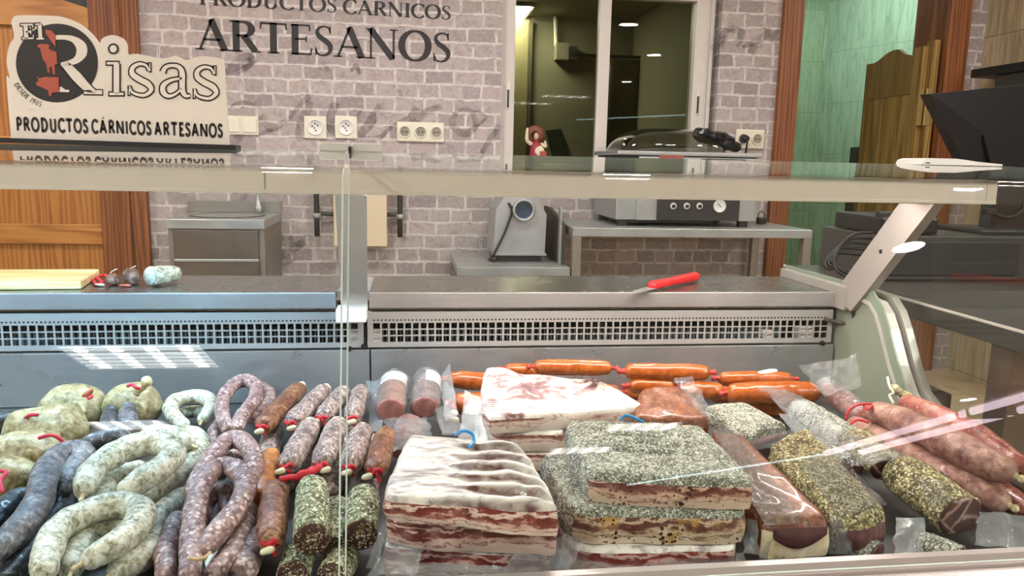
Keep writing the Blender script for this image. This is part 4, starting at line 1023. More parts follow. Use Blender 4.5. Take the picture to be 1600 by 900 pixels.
mb = MB(); leafpoly([(.085, .6), (L-.05, .6), (L-.05, 1.58), (.085, 1.58)], -.005, .005, mb); mb.build('panel', M['wood_swing'], t)
MB().box(2.845, 2.885, 4.0, 4.06, .45, 1.86, bev=.003).build('hanging_stile', M['wood_swing'], t)
mb = MB(); mb.box(2.80, 2.835, 4.018, 4.03, 1.40, 1.60, bev=.002); mb.box(2.842, 2.868, 3.994, 4.004, 1.40, 1.60, bev=.002); mb.lathe([(0, 0), (.008, 0), (.008, .2), (0, .2)], (2.838, 4.006, 1.40), 10)
mb.build('hinge', plain('brass_hinge', '#a9905e', .4, .6), t)
a = P(1350, 240, y=4.62)
tag(MB().box(a.x-.05, a.x+.02, 4.62, 4.70, .002, a.z+.04, bev=.004).build('dark_cabinet_edge', M['dark_grey']), 'dark narrow cabinet edge below the free end of the saloon door', 'cabinet')
# ================================================================== RIGHT-HAND COUNTER AND TILL
t = thing('side_counter', 'dark counter with steel legs at the right end of the display case', 'counter', (1.9, 1.75, 0))
MB().box(1.10, 3.0, 1.16, 2.12, .828, .867, bev=.003).build('top', plain('dark_counter_top', '#4a4744', .35, .2), t)
for y in (1.26, 1.16+.02, 2.04):
    pass
for (x, y) in ((1.12, 1.255), (1.12, 2.05), (2.9, 1.255), (2.9, 2.05)):
    MB().box(x, x+.06, y, y+.055, 0, .828).build('leg', plain('brown_steel_leg', '#6a5a50', .4, .5), t)
MB().box(1.10, 1.104, 1.16, 2.12, .862, .869).build('edge_strip', M['alu'], t)
t = thing('floor_plinth', 'low dark box standing on the tiled floor beyond the case end', 'box', (2.4, 3.45, 0))
MB().box(2.22, 2.58, 3.22, 3.70, 0, .10, bev=.01).build('body', plain('dark_brown_plinth', '#3a2c26', .5), t)
MB().box(2.25, 2.55, 3.25, 3.67, .10, .108, bev=.003).build('lid', plain('dark_brown_lid', '#42332c', .5), t)
# till drawer / printer block
t = thing('cash_register', 'wide dark grey cash register on the side counter below the monitor', 'till', (1.6, 1.98, .867))
tb = MB(); tb.box(1.20, 1.95, 1.82, 2.10, .868, .985, bev=.004); tb.build('body', M['dark_grey'], t)
MB().box(1.23, 1.60, 1.814, 1.822, .882, .97, bev=.002).build('drawer_front', M['dark'], t)
MB().box(1.63, 1.92, 1.814, 1.822, .882, .97, bev=.002).build('drawer_front', plain('reddish_dark_panel', '#4a3434', .45), t)
t = thing('receipt_printer', 'black box with cables standing behind the end post', 'printer', (1.30, 2.0, .987))
MB().box(1.206, 1.37, 1.83, 2.05, .9865, 1.032, bev=.008).build('body', M['black'], t)
MB().box(1.206, 1.25, 1.842, 1.86, 1.03, 1.045, bev=.004).build('front_flap', M['dark'], t)
for k in range(5):
    s = k*.35
    pts = [(1.19, 1.84, .99-.015*k), (1.13-.012*k, 1.83, .985-.012*k), (1.085-.006*k, 1.82, .94-.01*k), (1.08+.01*k, 1.81, .90), (1.12+.02*k, 1.80, .876), (1.18, 1.79, .874)]
    tag(MB().tube(pts, .0042, 8).build('cable', M['rubber'], None, True), 'black cable looping down from the printer box behind the end post', 'cable', 'black cables by the end post')
# monitor seen from behind
t = thing('till_monitor', 'black till monitor seen from behind above the right end of the case', 'monitor', (1.62, 1.9, .99))
A_, B_, C_, D_ = P(1453, 147, y=1.86), P(1700, 122, y=2.0), P(1700, 290, y=1.96), P(1512, 250, y=1.90)
q = [A_, B_, C_+Vector((0, 0, -.05)), D_+Vector((0, 0, -.02))]
nn = (q[1]-q[0]).cross(q[3]-q[0]).normalized(); nn = nn if nn.y < 0 else -nn
bk = MB(); vs = [p for p in q]+[p-nn*.03 for p in q]
bk.add(vs, [[0, 1, 2, 3], [7, 6, 5, 4], [0, 4, 5, 1], [1, 5, 6, 2], [2, 6, 7, 3], [3, 7, 4, 0]])
bk.build('back_shell', M['black'], t)
def onq(u, v, o): return q[0].lerp(q[1], u).lerp(q[3].lerp(q[2], u), v)+nn*o
vt = MB(); vt.add([onq(.05, .18, .001), onq(.95, .20, .001), onq(.95, .27, .001), onq(.05, .25, .001)], [[0, 1, 2, 3]])
for k in range(40): a = .06+.022*k; vt.add([onq(a, .185, .0015), onq(a+.012, .185, .0015), onq(a+.012, .25, .0015), onq(a, .25, .0015)], [[0, 1, 2, 3]])
vt.build('vent_strip', plain('vent_black', '#08080a', .6), t, clean=False)
mt = MB(); p4 = [onq(.2, .52, 0), onq(.52, .5, 0), onq(.6, .95, 0), onq(.18, .95, 0)]; mt.add([p for p in p4]+[p+nn*.014 for p in p4], [[4, 5, 6, 7], [0, 4, 7, 3], [0, 1, 5, 4], [1, 2, 6, 5], [2, 3, 7, 6]]); mt.build('mount_hump', M['black'], t)
st = MB(); st.box(1.60, 1.72, 1.92, 1.98, .99, 1.22, bev=.01); st.box(1.52, 1.80, 1.86, 2.06, .9855, .998, bev=.004); st.build('stand', M['black'], t)
cb = [P(1535, 318, y=1.88), P(1545, 330, y=1.86), P(1575, 340, y=1.86), P(1595, 330, y=1.86), P(1600, 318, y=1.88)]
o = MB().tube(cb, .0055, 8).build('cable', M['rubber'], t, True)
MB().box(cb[1].x-.014, cb[1].x+.014, 1.85, 1.872, cb[1].z-.008, cb[1].z+.008, bev=.003).build('cable_plug', M['rubber'], o)
dv_ = [(.958, 1.1625), (.962, 1.171), (.972, 1.1745), (1.03, 1.1745), (1.075, 1.1695), (1.126, 1.166), (1.126, 1.1625)]
dy = 1.366
t = thing('card_device', 'slim white plastic device lying on the glass canopy below the monitor', 'device', (1.04, dy, 1.163))
MB().prism(dv_, 'y', dy-.02, dy+.06).build('body', M['white'], t)
MB().box(.966, .975, dy-.0205, dy-.0195, 1.1645, 1.1665).build('slot', M['black'], t)
# bracket on the tiled side wall
t = thing('wall_bracket', 'black bracket shelf on the tiled side wall above the monitor', 'bracket', P(1580, 120, x=3.1))
a = P(1556, 118, x=3.13); br = MB(); br.box(2.98, 3.138, a.y-1.0, a.y, a.z-.02, a.z+.025, bev=.004); br.build('arm', M['black'], t)
br = MB(); br.box(3.0, 3.138, a.y-.9, a.y-.16, a.z-.10, a.z-.02, bev=.004); br.build('body', M['dark_grey'], t)

# ================================================================== ON THE WORKTOP
WZ = .8755
q = [P(-60, 452, z=WZ), P(127, 449, z=WZ), P(152, 424, z=WZ+.018), P(-60, 427, z=WZ+.018)]
q[2].z = WZ; q[3].z = WZ
q = [P(-90, 454.5, z=WZ), P(127, 452, z=WZ), P(156, 432, z=WZ), P(-90, 433, z=WZ)]
bd = MB(); vs = [p for p in q]+[p+Vector((0, 0, .017)) for p in q]
bd.add(vs, [[3, 2, 1, 0], [4, 5, 6, 7], [0, 1, 5, 4], [1, 2, 6, 5], [2, 3, 7, 6], [3, 0, 4, 7]])
o = bd.build('cutting_board', M['wood_board'], label='pale wooden cutting board at the left end of the steel worktop', cat='cutting board')
md = o.modifiers.new('edge', 'BEVEL'); md.width = .003; md.segments = 2
# knife
t = thing('butcher_knife', 'red handled butcher knife lying on the steel worktop', 'knife', P(1040, 452, z=WZ))
a, c = P(1086, 432, z=WZ+.013), P(1020, 446, z=WZ+.013)
MB().tube([a, a.lerp(c, .25), a.lerp(c, .6), c], [.012, .0125, .0105, .012], 14, squash=.9).build('handle', M['red_plastic'], t, True)
e = P(985, 463, z=WZ+.004); d = (e-c); s = Vector((-d.y, d.x, 0)).normalized()
kb = MB(); zz = Vector((0, 0, .0012))
pp = [c+s*.010, c-s*.012, c.lerp(e, .6)-s*.014, e, c.lerp(e, .6)+s*.006]
pp = [Vector((p.x, p.y, WZ+.008)) for p in pp]
kb.add([p-zz for p in pp]+[p+zz for p in pp], [[4, 3, 2, 1, 0], [5, 6, 7, 8, 9]]+[[i, (i+1) % 5, 5+(i+1) % 5, 5+i] for i in range(5)])
kb.build('blade', M['steel'], t)
# trimmings beside the board
def wpt(u, v, r): return P(u, v, z=WZ+r)
t = thing('salami_stub', 'cut end of a white mould salami on the worktop, pale face to the front', 'salami', wpt(236, 442, .0))
a, c = wpt(237, 431, .0222), wpt(268, 427, .016)
c = a+Vector((.038, .05, -.003))
MB().tube([a, a.lerp(c, .5), c], [.0205, .0205, .014], 20, 'round', amp=.003, freq=60, endlen=.25).build('casing', M['pale'], t, True)
dd = (a-c).normalized()
MB().tube([a+dd*.004, a+dd*.0062], .0185, 22, 'flat').build('cut_face', mottle('white_salami_face', '#8f9488', '#c2c8bc', '#dde0d6', 130, .5), t, True)
for u, v, r, lb in ((206, 432, .017, 'dark wrinkled salami end with twine on the worktop beside the pale stub'), (176, 437, .0125, 'small grey black salami tip on the worktop nearest the red string')):
    a = wpt(u, v, r); cc = a+Vector((-.012, .03, -.002))
    t = thing('salami_tip', lb, 'salami', (a.x, a.y, WZ))
    MB().tube([a, a.lerp(cc, .5), cc], [r, r*.95, r*.55], 16, amp=.006, freq=70).build('casing', mottle('dark_salami_tip'+str(u), '#3a2420', '#6a4a40', '#9a8270', 90, .45, wr=.8), t, True)
    MB().tube([cc, cc+Vector((-.004, .006, .012)), cc+Vector((.010, .002, .02))], .0012, 6).build('twine', M['string_white'], t, True)
cw = [wpt(145, 436, .003), wpt(150, 444, .003), wpt(160, 441, .004), wpt(152, 434, .006), wpt(163, 430, .006), wpt(172, 436, .004)]
tag(MB().tube(cw, .0035, 8).build('red_twine', M['string_red'], None, True), 'tangle of red string beside the cutting board corner', 'string')
for u, v, k in ((157, 445, .9), (198, 446, 1.1)):
    a = wpt(u, v, .003); tag(MB().ell((a.x, a.y, WZ+.003), (.012*k, .006, .003), amp=.5, freq=120).build('scrap', plain('scrap%d' % u, '#b9a89a' if u == 157 else '#a2504a', .5)), ('whitish' if u == 157 else 'reddish')+' scrap of casing on the worktop in front of the salami ends', 'scrap')

# ================================================================== THE MEATS
def pts3(L): return [P(u, v, z=z) for u, v, z in L]
SEED = [0]
def sausage(name, label, cat, pl, r, mat, group=None, amp=.0025, freq=45, tips=True, taper=.82, seg=18, sub=6, tipmat='tail'):
    """a link: casing, and the tied-off gut tips at its two ends."""
    SEED[0] += 1
    p = pts3(pl); n = len(p)
    rr = [r*(taper if i in (0, n-1) else 1) for i in range(n)]
    base = min(p, key=lambda q: q.z)
    t = thing(name, label, cat, (base.x, base.y, base.z-r), group)
    MB().tube(p, rr, seg, 'round', sub, amp=amp, freq=freq, seed=SEED[0]).build('casing', M[mat], t, True)
    if tips:
        for a, b2 in ((p[0], p[1]), (p[-1], p[-2])):
            d = (a-b2).normalized()
            MB().tube([a+d*r*taper*.85, a+d*(r*taper+.004), a+d*(r*taper+.009)], [r*.26, r*.14, r*.2], 8, 'round', 2).build('tied_tip', M[tipmat], t, True)
    return t
HG = 'pale horseshoe sausages in the left of the case'
hs = lambda lb, pl, r=.0172, **k: sausage('horseshoe_sausage', lb, 'sausage', pl, r, 'pale', HG, **k)
hs('pale mottled horseshoe sausage at the front left, its arch to the right', [(70, 893, .688), (75, 858, .692), (94, 826, .694), (132, 803, .694), (172, 791, .694), (206, 790, .694), (222, 804, .694), (206, 830, .692), (178, 853, .69), (146, 871, .687)])
hs('pale mottled sausage lying under the front left horseshoe', [(112, 888, .664), (117, 870, .663), (134, 848, .663), (168, 832, .662), (208, 828, .662), (234, 836, .662), (238, 854, .662), (216, 874, .662), (186, 891, .662)])
hs('pale mottled horseshoe sausage on top of the pile, open to the left', [(133, 764, .70), (142, 740, .708), (163, 720, .714), (194, 702, .718), (232, 693, .718), (262, 697, .716), (270, 712, .712), (252, 731, .708), (222, 750, .704), (200, 763, .70)], .0182)
hs('pale sausage end with an orange tip behind the top horseshoe', [(212, 684, .695), (245, 679, .70), (275, 683, .70), (292, 692, .696)], .017)
hs('outer pale sausage curving down the right side of the pale pile', [(286, 676, .668), (306, 684, .67), (312, 702, .67), (300, 724, .67), (276, 744, .668), (246, 764, .666), (220, 781, .664)], .018)
hs('pale sausage seen through the loop of the top horseshoe', [(158, 778, .672), (170, 757, .672), (188, 742, .672), (214, 732, .672)], .017)
hs('shaded pale sausage under the pile beside the red sausages', [(286, 776, .66), (266, 793, .66), (246, 812, .659), (226, 834, .659)], .0175)
hs('small pale ring sausage at the back beside the round puddings', [(286, 663, .684), (270, 648, .69), (267, 633, .694), (281, 623, .696), (304, 619, .696), (325, 624, .694), (330, 637, .69), (318, 655, .684)], .0135)
hs('short pale sausage lying inside the small ring at the back', [(276, 650, .664), (291, 644, .664), (309, 643, .664), (322, 650, .664)], .0125)
DG = 'dark blood sausages at the far left'
ds = lambda lb, pl, r=.0175, mat='morcilla', **k: sausage('blood_sausage', lb, 'sausage', pl, r, mat, DG, tipmat='morcilla', **k)
ds('large grey black horseshoe blood sausage arching beside the pale sausages', [(99, 768, .68), (110, 744, .69), (131, 716, .70), (116, 706, .702), (88, 717, .704), (70, 743, .704), (64, 772, .70), (50, 802, .698), (24, 834, .692), (-2, 862, .688)], .0185, 'morcilla_grey', taper=.6)
ds('dark blood sausage running off the left edge below the pale puddings', [(52, 776, .678), (24, 784, .676), (0, 800, .675), (-22, 822, .672)], .017)
ds('dark blood sausage at the bottom left corner of the case', [(46, 858, .662), (24, 884, .66), (0, 908, .658)], .017)
ds('dark blood sausage in the gap under the large horseshoe', [(112, 778, .66), (92, 800, .66), (74, 824, .659), (60, 850, .659)], .016)
ds('grey blood sausage pointing at the round pudding, right of two', [(200, 640, .708), (200, 656, .70), (199, 674, .69)], .0165, 'morcilla_grey')
ds('grey blood sausage pointing at the round pudding, left of two', [(172, 645, .705), (171, 660, .697), (170, 676, .688)], .0155)
ds('glossy black blood sausage lying across below the round pudding', [(238, 668, .70), (208, 676, .703), (176, 684, .703), (140, 691, .698)], .0195, taper=.7)
ds('dark blood sausage at the far left edge behind the puddings', [(40, 651, .70), (18, 655, .70), (-8, 660, .698)], .0155)
ds('dark blood sausage at the left edge below the far one', [(30, 670, .674), (8, 676, .672), (-15, 682, .67)], .0165)
sausage('horseshoe_sausage', 'pale sausage tip just showing at the left edge beside the puddings', 'sausage', [(6, 690, .668), (-16, 698, .668)], .016, 'pale', HG)
# round stuffed puddings
BG = 'round cream stuffed puddings tied with red string'
def pudding(lb, u, v, z, rx, ry, rz, tie, rot=0):
    c = P(u, v, z=z); SEED[0] += 1
    t = thing('round_pudding', lb, 'sausage', (c.x, c.y, z-rz), BG)
    MB().ell(c, (rx, ry, rz), amp=.13, freq=26, seg=32, rings=20, seed=SEED[0], rot=rot).build('skin', M['botillo'], t, True)
    a = [P(x, y, z=zz) for x, y, zz in tie]
    MB().tube(a, .0030, 8).build('string_tie', M['string_pink'], t, True)
    return t, a
t, a = pudding('round cream pudding at the back left, its red tie at the right', 115, 637, .694, .056, .05, .043, [(131, 618, .735), (137, 616, .738), (143, 619, .735), (139, 622, .733)])
MB().tube([a[1], a[1]+Vector((.006, 0, .006))], [.006, .004], 10).build('gathered_neck', plain('orange_neck', '#a0583c', .5), t, True)
t, a = pudding('round cream pudding at the back with a red tie and a yellow knot on top', 209, 634, .694, .050, .048, .046, [(200, 603, .748), (206, 601, .748), (212, 605, .75), (219, 608, .745), (213, 610, .742)])
k = P(224, 603, z=.75); MB().tube([k+Vector((-.010, 0, -.010)), k, k+Vector((.006, 0, .007))], [.008, .006, .010], 10, amp=.004, freq=100).build('gathered_neck', M['tail'], t, True)
pudding('cream pudding with a red string looped over its left shoulder', 73, 672, .692, .066, .052, .044, [(26, 670, .69), (36, 657, .715), (47, 649, .732), (58, 648, .737)])
pudding('cream pudding in the middle with a red string across its top', 44, 714, .688, .056, .048, .042, [(62, 684, .728), (76, 680, .732), (88, 682, .73), (98, 690, .72)])
pudding('cream pudding nearest the front at the left edge with red string', 14, 750, .676, .044, .036, .034, [(-4, 736, .706), (10, 738, .708), (0, 752, .708), (4, 768, .70)])
# red and white horseshoes
RG = 'red and white horseshoe sausages'
rs = lambda lb, pl, r=.0126, **k: sausage('red_horseshoe_sausage', lb, 'sausage', pl, r, 'red', RG, tips=False, **k)
rs('red and white looped sausage at the back of its row, narrow loop', [(355, 668, .70), (347, 645, .704), (350, 621, .708), (364, 601, .712), (383, 594, .714), (399, 602, .714), (400, 619, .71), (388, 638, .708), (376, 653, .704), (371, 669, .70)], .0128)
rs('red and white sausage tucked behind the back loop on its right', [(404, 600, .688), (419, 613, .69), (420, 629, .688), (406, 642, .686), (396, 653, .684)], .0122)
rs('short red and white sausage under the back loop on its left', [(342, 660, .672), (336, 678, .67), (331, 694, .668)], .0125)
rs('red and white horseshoe sausage in the middle of its row', [(300, 768, .69), (318, 738, .698), (332, 714, .704), (348, 694, .708), (368, 686, .71), (387, 696, .71), (396, 716, .708), (394, 740, .704), (382, 768, .70)], .0145)
rs('dark red inner curve of a sausage seen inside the middle loop', [(346, 742, .676), (354, 722, .676), (366, 714, .676), (380, 726, .676)], .012)
t = rs('long red and white horseshoe sausage at the front with string and paper tag', [(296, 896, .684), (299, 856, .69), (302, 812, .698), (310, 772, .706), (325, 743, .712), (347, 729, .714), (370, 736, .713), (383, 756, .71), (376, 784, .706), (355, 814, .70), (333, 842, .694), (312, 862, .69)], .0142)
MB().tube(pts3([(298, 872, .70), (310, 874, .703), (322, 870, .702), (328, 864, .70)]), .0022, 8).build('string_tie', plain('beige_twine', '#b89a70', .6), t, True)
tg = pts3([(318, 872, .699), (322, 887, .698), (340, 862, .702), (334, 866, .704)])
b_ = MB(); b_.add(tg+[p+Vector((0, 0, .0012)) for p in tg], [[3, 2, 1, 0], [4, 5, 6, 7], [0, 1, 5, 4], [1, 2, 6, 5], [2, 3, 7, 6], [3, 0, 4, 7]]); b_.build('paper_tag', plain('pale_blue_tag', '#b8c8c8', .5), t)
rs('red sausage curve inside the front loop', [(318, 812, .674), (324, 786, .676), (338, 768, .678), (352, 770, .678), (352, 796, .676)], .0115)
rs('red and white sausage running under the front loop on its right', [(386, 792, .676), (388, 812, .676), (374, 844, .674), (354, 874, .672), (330, 898, .67)], .0142)
rs('red and white sausage at the bottom left of the red row', [(276, 812, .668), (266, 838, .666), (259, 864, .665), (260, 896, .664)], .0142)
# straight salamis
SG = 'salamis tied with red string and ivory clips'
def salami(lb, a, c, r, mat, tie=True, tieat=1, clipd=0, group=SG, ra=.95, tail=False, amp=.0026):
    SEED[0] += 1
    A, B = P(*a[:2], z=a[2]), P(*c[:2], z=c[2]); d = (B-A).normalized(); L = (B-A).length
    t = thing('salami', lb, 'salami', (B.x, B.y, B.z-r), group)
    pl = [A.lerp(B, k/6) for k in range(7)]
    rr = [r*ra*.88]+[r*(.97+.05*noise.noise(Vector((k*1.7, SEED[0], 0)))) for k in range(1, 6)]+[r*.86]
    MB().tube(pl, rr, 22, 'round', 5, amp=amp, freq=70, seed=SEED[0], endlen=.8).build('casing', M[mat], t, True)
    if tie:
        e = B+d*r*.72
        s = d.cross(Vector((0, 0, 1))).normalized(); u = s.cross(d)
        MB().tube([e-s*.010+u*.001, e-s*.003+u*.004, e+s*.003+u*.0, e+s*.010+u*.004], [.0018, .0032, .0032, .0018], 8, amp=.003, freq=220).build('string_tie', M['string_red'], t, True)
        MB().tube([e-s*.002+u*.0, e-u*.006+d*.003-s*.004, e-u*.013+d*.002-s*.006], [.0022, .0024, .0016], 8, amp=.003, freq=200).build('string_tail', M['string_red'], t, True)
        q = e+d*.004-u*.004+s*(clipd+.003)
        MB().tube([q-s*.003, q+s*.004-u*.002], [.0056, .0046], 10, squash=.9).build('clip', M['clip'], t, True)
    if tail:
        MB().tube([A-d*(r*.5), A-d*(r*.78), A-d*(r*1.1)], [.008, .006, .010], 10, amp=.004, freq=140).build('gut_tail', M['clip'], t, True)
    return t
# lower layer that carries the visible ones
for lb, a, c in (('shaded salami in the lower layer behind the front brown one', (428, 672, .662), (416, 716, .662)), ('dark salami in the lower layer under the middle of the row', (532, 690, .66), (516, 770, .66)), ('dark salami in the lower layer under the right of the row', (585, 690, .66), (572, 775, .66)), ('shaded salami in the lower layer at the back', (505, 628, .662), (470, 690, .662)), ('shaded salami in the lower layer beside the wrapped loin', (560, 630, .662), (545, 690, .662)), ('shaded salami low between the brown and the grey ones', (475, 690, .662), (448, 752, .662))):
    salami(lb, a, c, .0185, 'salami', tie=False, group='salamis in the shaded lower layer')
salami('reddish brown salami at the back left of the salami row', (466, 609, .704), (413, 664, .702), .0185, 'chorizo', tail=True)
salami('grey white salami at the back, second in its row, mouldy front end', (505, 612, .702), (458, 659, .70), .0182, 'salami', tail=True, clipd=-.006)
salami('grey white salami at the back with its cream tail by the glass seam', (536, 614, .702), (506, 650, .70), .0178, 'salami', clipd=.008)
salami('grey white salami at the back beside the wrapped loin', (564, 612, .702), (551, 650, .70), .0178, 'salami', clipd=-.003)
salami('grey white salami at the left of the front salami row', (486, 666, .704), (452, 724, .702), .019, 'salami', clipd=.006)
salami('grey white salami second in the front row above the red string bundle', (527, 664, .706), (504, 722, .702), .019, 'salami', clipd=-.010)
salami('grey white salami third in the front row, behind the glass seam', (567, 674, .704), (548, 726, .702), .0188, 'salami')
salami('rusty brown salami at the right of the front row beside the belly stack', (603, 680, .704), (588, 732, .702), .0185, 'chorizo', clipd=.008)
salami('orange brown salami lying under the grey one beside the red horseshoes', (424, 714, .69), (404, 776, .684), .0182, 'orange_ch', tie=False)
salami('mouldy brown salami at the front with a red tie and ivory clip', (431, 766, .70), (423, 842, .696), .0192, 'chorizo')
salami('dark red salami at the bottom beneath the mouldy brown one', (400, 836, .664), (380, 896, .662), .0185, 'red', tie=False)
bd_ = pts3([(440, 748, .722), (462, 745, .726), (480, 738, .73), (492, 734, .728), (500, 728, .724)])
tag(MB().tube(bd_, [.0035, .0045, .0065, .0055, .004], 10, amp=.003, freq=120).build('red_string_bundle', M['string_red'], None, True), 'thick bundle of red string lying on the ends of the front salamis', 'string')
# herb coated rolls
HB = 'herb coated rolls at the front'
def roll(lb, a, c, r, mat, facemat, group=HB, sq=1.0, name='herb_roll', amp=.0022, facelab=None, twist=0, cat='cured loin'):
    SEED[0] += 1
    A, B = P(*a[:2], z=a[2]), P(*c[:2], z=c[2]); d = (B-A).normalized()
    t = thing(name, lb, cat, (B.x, B.y, B.z-r), group)
    pl = [A.lerp(B, k/5) for k in range(6)]
    MB().tube(pl, [r*.9]+[r]*5, 26, 'none' if False else 'flat', 4, amp=amp, freq=80, squash=sq, seed=SEED[0]).build('crust', M[mat], t, True)
    MB().tube([A+d*.002, A-d*r*.25, A-d*r*.45], [r*.9, r*.7, r*.3], 22, 'flat', 3, squash=sq).build('back_end', M[mat], t, True)
    MB().tube([B-d*.004, B+d*.0015, B+d*.0035], [r*.985, r*.95, r*.80], 26, 'flat', 2, squash=sq).build('cut_face', M[facemat], t, True)
    return t
roll('green herb coated roll at the front, tallest of the pair by the glass seam', (488, 762, .716), (487, 842, .706), .0215, 'herb', 'herb_dark')
roll('herb coated roll with a dark end, right of the glass seam', (568, 776, .704), (563, 836, .694), .0215, 'herb', 'herb_dark')
roll('herb coated roll lying low between the two front rolls', (526, 792, .676), (525, 862, .672), .020, 'herb', 'herb_dark')
roll('herb coated roll at the bottom edge under the tall one', (470, 862, .664), (458, 900, .662), .020, 'herb', 'herb_dark')
roll('herb coated roll at the bottom edge by the belly stack', (540, 868, .662), (520, 902, .66), .020, 'herb', 'herb_dark')
# ------------------------------------------------------------------ slabs
def slab(name, label, cat, cs, th, top, side, group=None, nu=36, nv=28, rnd=.008, ridge=None, amp=.0025, freq=30, wob=.0055, corner=.010, parent=None, sides=None, front_only=False, lean=0, streak=None):
    """cs: photo pixels + height of the top face: back-left, back-right, front-right, front-left."""
    SEED[0] += 1; sd = SEED[0]
    bl, br, fr, fl = [P(u, v, z=z) for u, v, z in cs]
    th = th if isinstance(th, (list, tuple)) else [th]*4
    def base(u, v): return bl.lerp(br, u).lerp(fl.lerp(fr, u), v)
    def thk(u, v): return (th[0]*(1-u)+th[1]*u)*(1-v)+(th[3]*(1-u)+th[2]*u)*v
    W = ((br-bl).length+(fr-fl).length)/2; D = ((bl-fl).length+(br-fr).length)/2
    def edge(u, v):
        d = min(u*W, (1-u)*W, v*D, (1-v)*D)
        if d >= rnd: return 0
        k = 1-d/rnd; return rnd*.8*(1-math.sqrt(max(0, 1-k*k)))
    ez = lambda x: x
    def topf(u, v):
        p = base(u, v); n = noise.noise(p*freq+Vector((sd, 0, 0)))
        w_ = Vector((noise.noise(Vector((v*3.1, sd, 2*u)))+.4*noise.noise(Vector((v*11, sd, u))), noise.noise(Vector((u*3.1, sd+.5, 5+2*v)))+.4*noise.noise(Vector((u*11, sd, 7+v))), 0))*wob
        cc_ = base(.5, .5)-p; kk = (abs(2*u-1)*abs(2*v-1))**5
        w_ += Vector((cc_.x, cc_.y, 0)).normalized()*kk*corner
        e = edge(u, v)
        z = amp*n+(ridge(u, v) if ridge else 0)
        return p+w_*(1)+Vector((0, 0, z*min(1, min(u, 1-u, v, 1-v)*12+.15)-e))
    us = [.5-.5*math.cos(math.pi*i/nu) for i in range(nu+1)]; vv = [.5-.5*math.cos(math.pi*j/nv) for j in range(nv+1)]
    us = [.6*a+.4*i/nu for i, a in enumerate(us)]; vv = [.6*a+.4*i/nv for i, a in enumerate(vv)]
    mb = MB(); tops = [[topf(u, v) for u in us] for v in vv]
    vs = [p for row in tops for p in row]; k = nu+1
    mb.add(vs, [[j*k+i, j*k+i+1, (j+1)*k+i+1, (j+1)*k+i] for j in range(nv) for i in range(nu)], 0)
    ring = [(i, 0) for i in range(nu)]+[(nu, j) for j in range(nv)]+[(nu-i, nv) for i in range(nu)]+[(0, nv-j) for j in range(nv)]
    R = 5
    sm = MB(); rows = []
    for s in range(R+1):
        f = s/R; row = []
        for i, j in ring:
            p = tops[j][i]; q = base(us[i], vv[j]); zb = q.z-thk(us[i], vv[j])
            c = base(.5, .5); out_ = Vector((q.x-c.x, q.y-c.y, 0)).normalized()
            bul = math.sin(f*math.pi)*.0026+.0030*noise.noise(p*34+Vector((0, 0, f*1.6+sd)))*min(1, f*3) + (lean*f)
            row.append(Vector((p.x, p.y, p.z+(zb-p.z)*f))+out_*bul)
        rows.append(row)
    n = len(ring)
    sides = sides or {}
    o = Vector((0, 0, 0)); c = base(.5, .5)
    t = thing(name, label, cat, (c.x, c.y, c.z-sum(th)/4), group) if parent is None else parent
    tf = mb.build('top_face', M[top], t, True)
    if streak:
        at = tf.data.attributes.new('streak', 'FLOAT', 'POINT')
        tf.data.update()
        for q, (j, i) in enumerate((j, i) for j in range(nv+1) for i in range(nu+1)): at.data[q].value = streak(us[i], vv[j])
    segs = {'back': (0, nu), 'right': (nu, nu+nv), 'front': (nu+nv, 2*nu+nv), 'left': (2*nu+nv, 2*nu+2*nv)}
    minz = min(p.z for p in rows[-1]); groups = {}
    for sname, (i0, i1) in segs.items(): groups.setdefault(sides.get(sname, side), []).append((i0, i1))
    for mt, rg in groups.items():
        sm = MB()
        for i0, i1 in rg:
            m_ = i1-i0+1
            sm.add([rows[s][(i0+q) % n] for s in range(R+1) for q in range(m_)], [[s*m_+q, s*m_+q+1, (s+1)*m_+q+1, (s+1)*m_+q] for s in range(R) for q in range(m_-1)])
        if mt == side: sm.add(rows[-1], [list(range(n))[::-1]])
        ob = sm.build('cut_edge' if mt == side else 'rind_edge', M[mt], t, True)
    return t
def film_patch(name, cs, mat, parent, amp=.006, freq=26, nu=22, nv=16, curl=0, solid=.0006, sag=0):
    p = [P(u, v, z=z) for u, v, z in cs]; SEED[0] += 1; sd = SEED[0]
    def fn(u, v):
        q = p[0].lerp(p[1], u).lerp(p[3].lerp(p[2], u), v)
        n = noise.noise(q*freq+Vector((sd, 0, 0)))+.5*noise.noise(q*freq*2.3+Vector((0, sd, 0)))
        m_ = noise.noise(q*freq*.8+Vector((0, 0, sd)))
        fx = .7*noise.noise(Vector((v*4, sd, 1)))*amp*1.4
        return q+Vector((fx+m_*amp*.5, m_*amp*.6, n*amp*1.1+curl*math.sin(u*math.pi)*math.sin(v*math.pi)+sag*(2*u-1)**2))
    return MB().grid(fn, nu, nv).build(name, M[mat], parent, True)

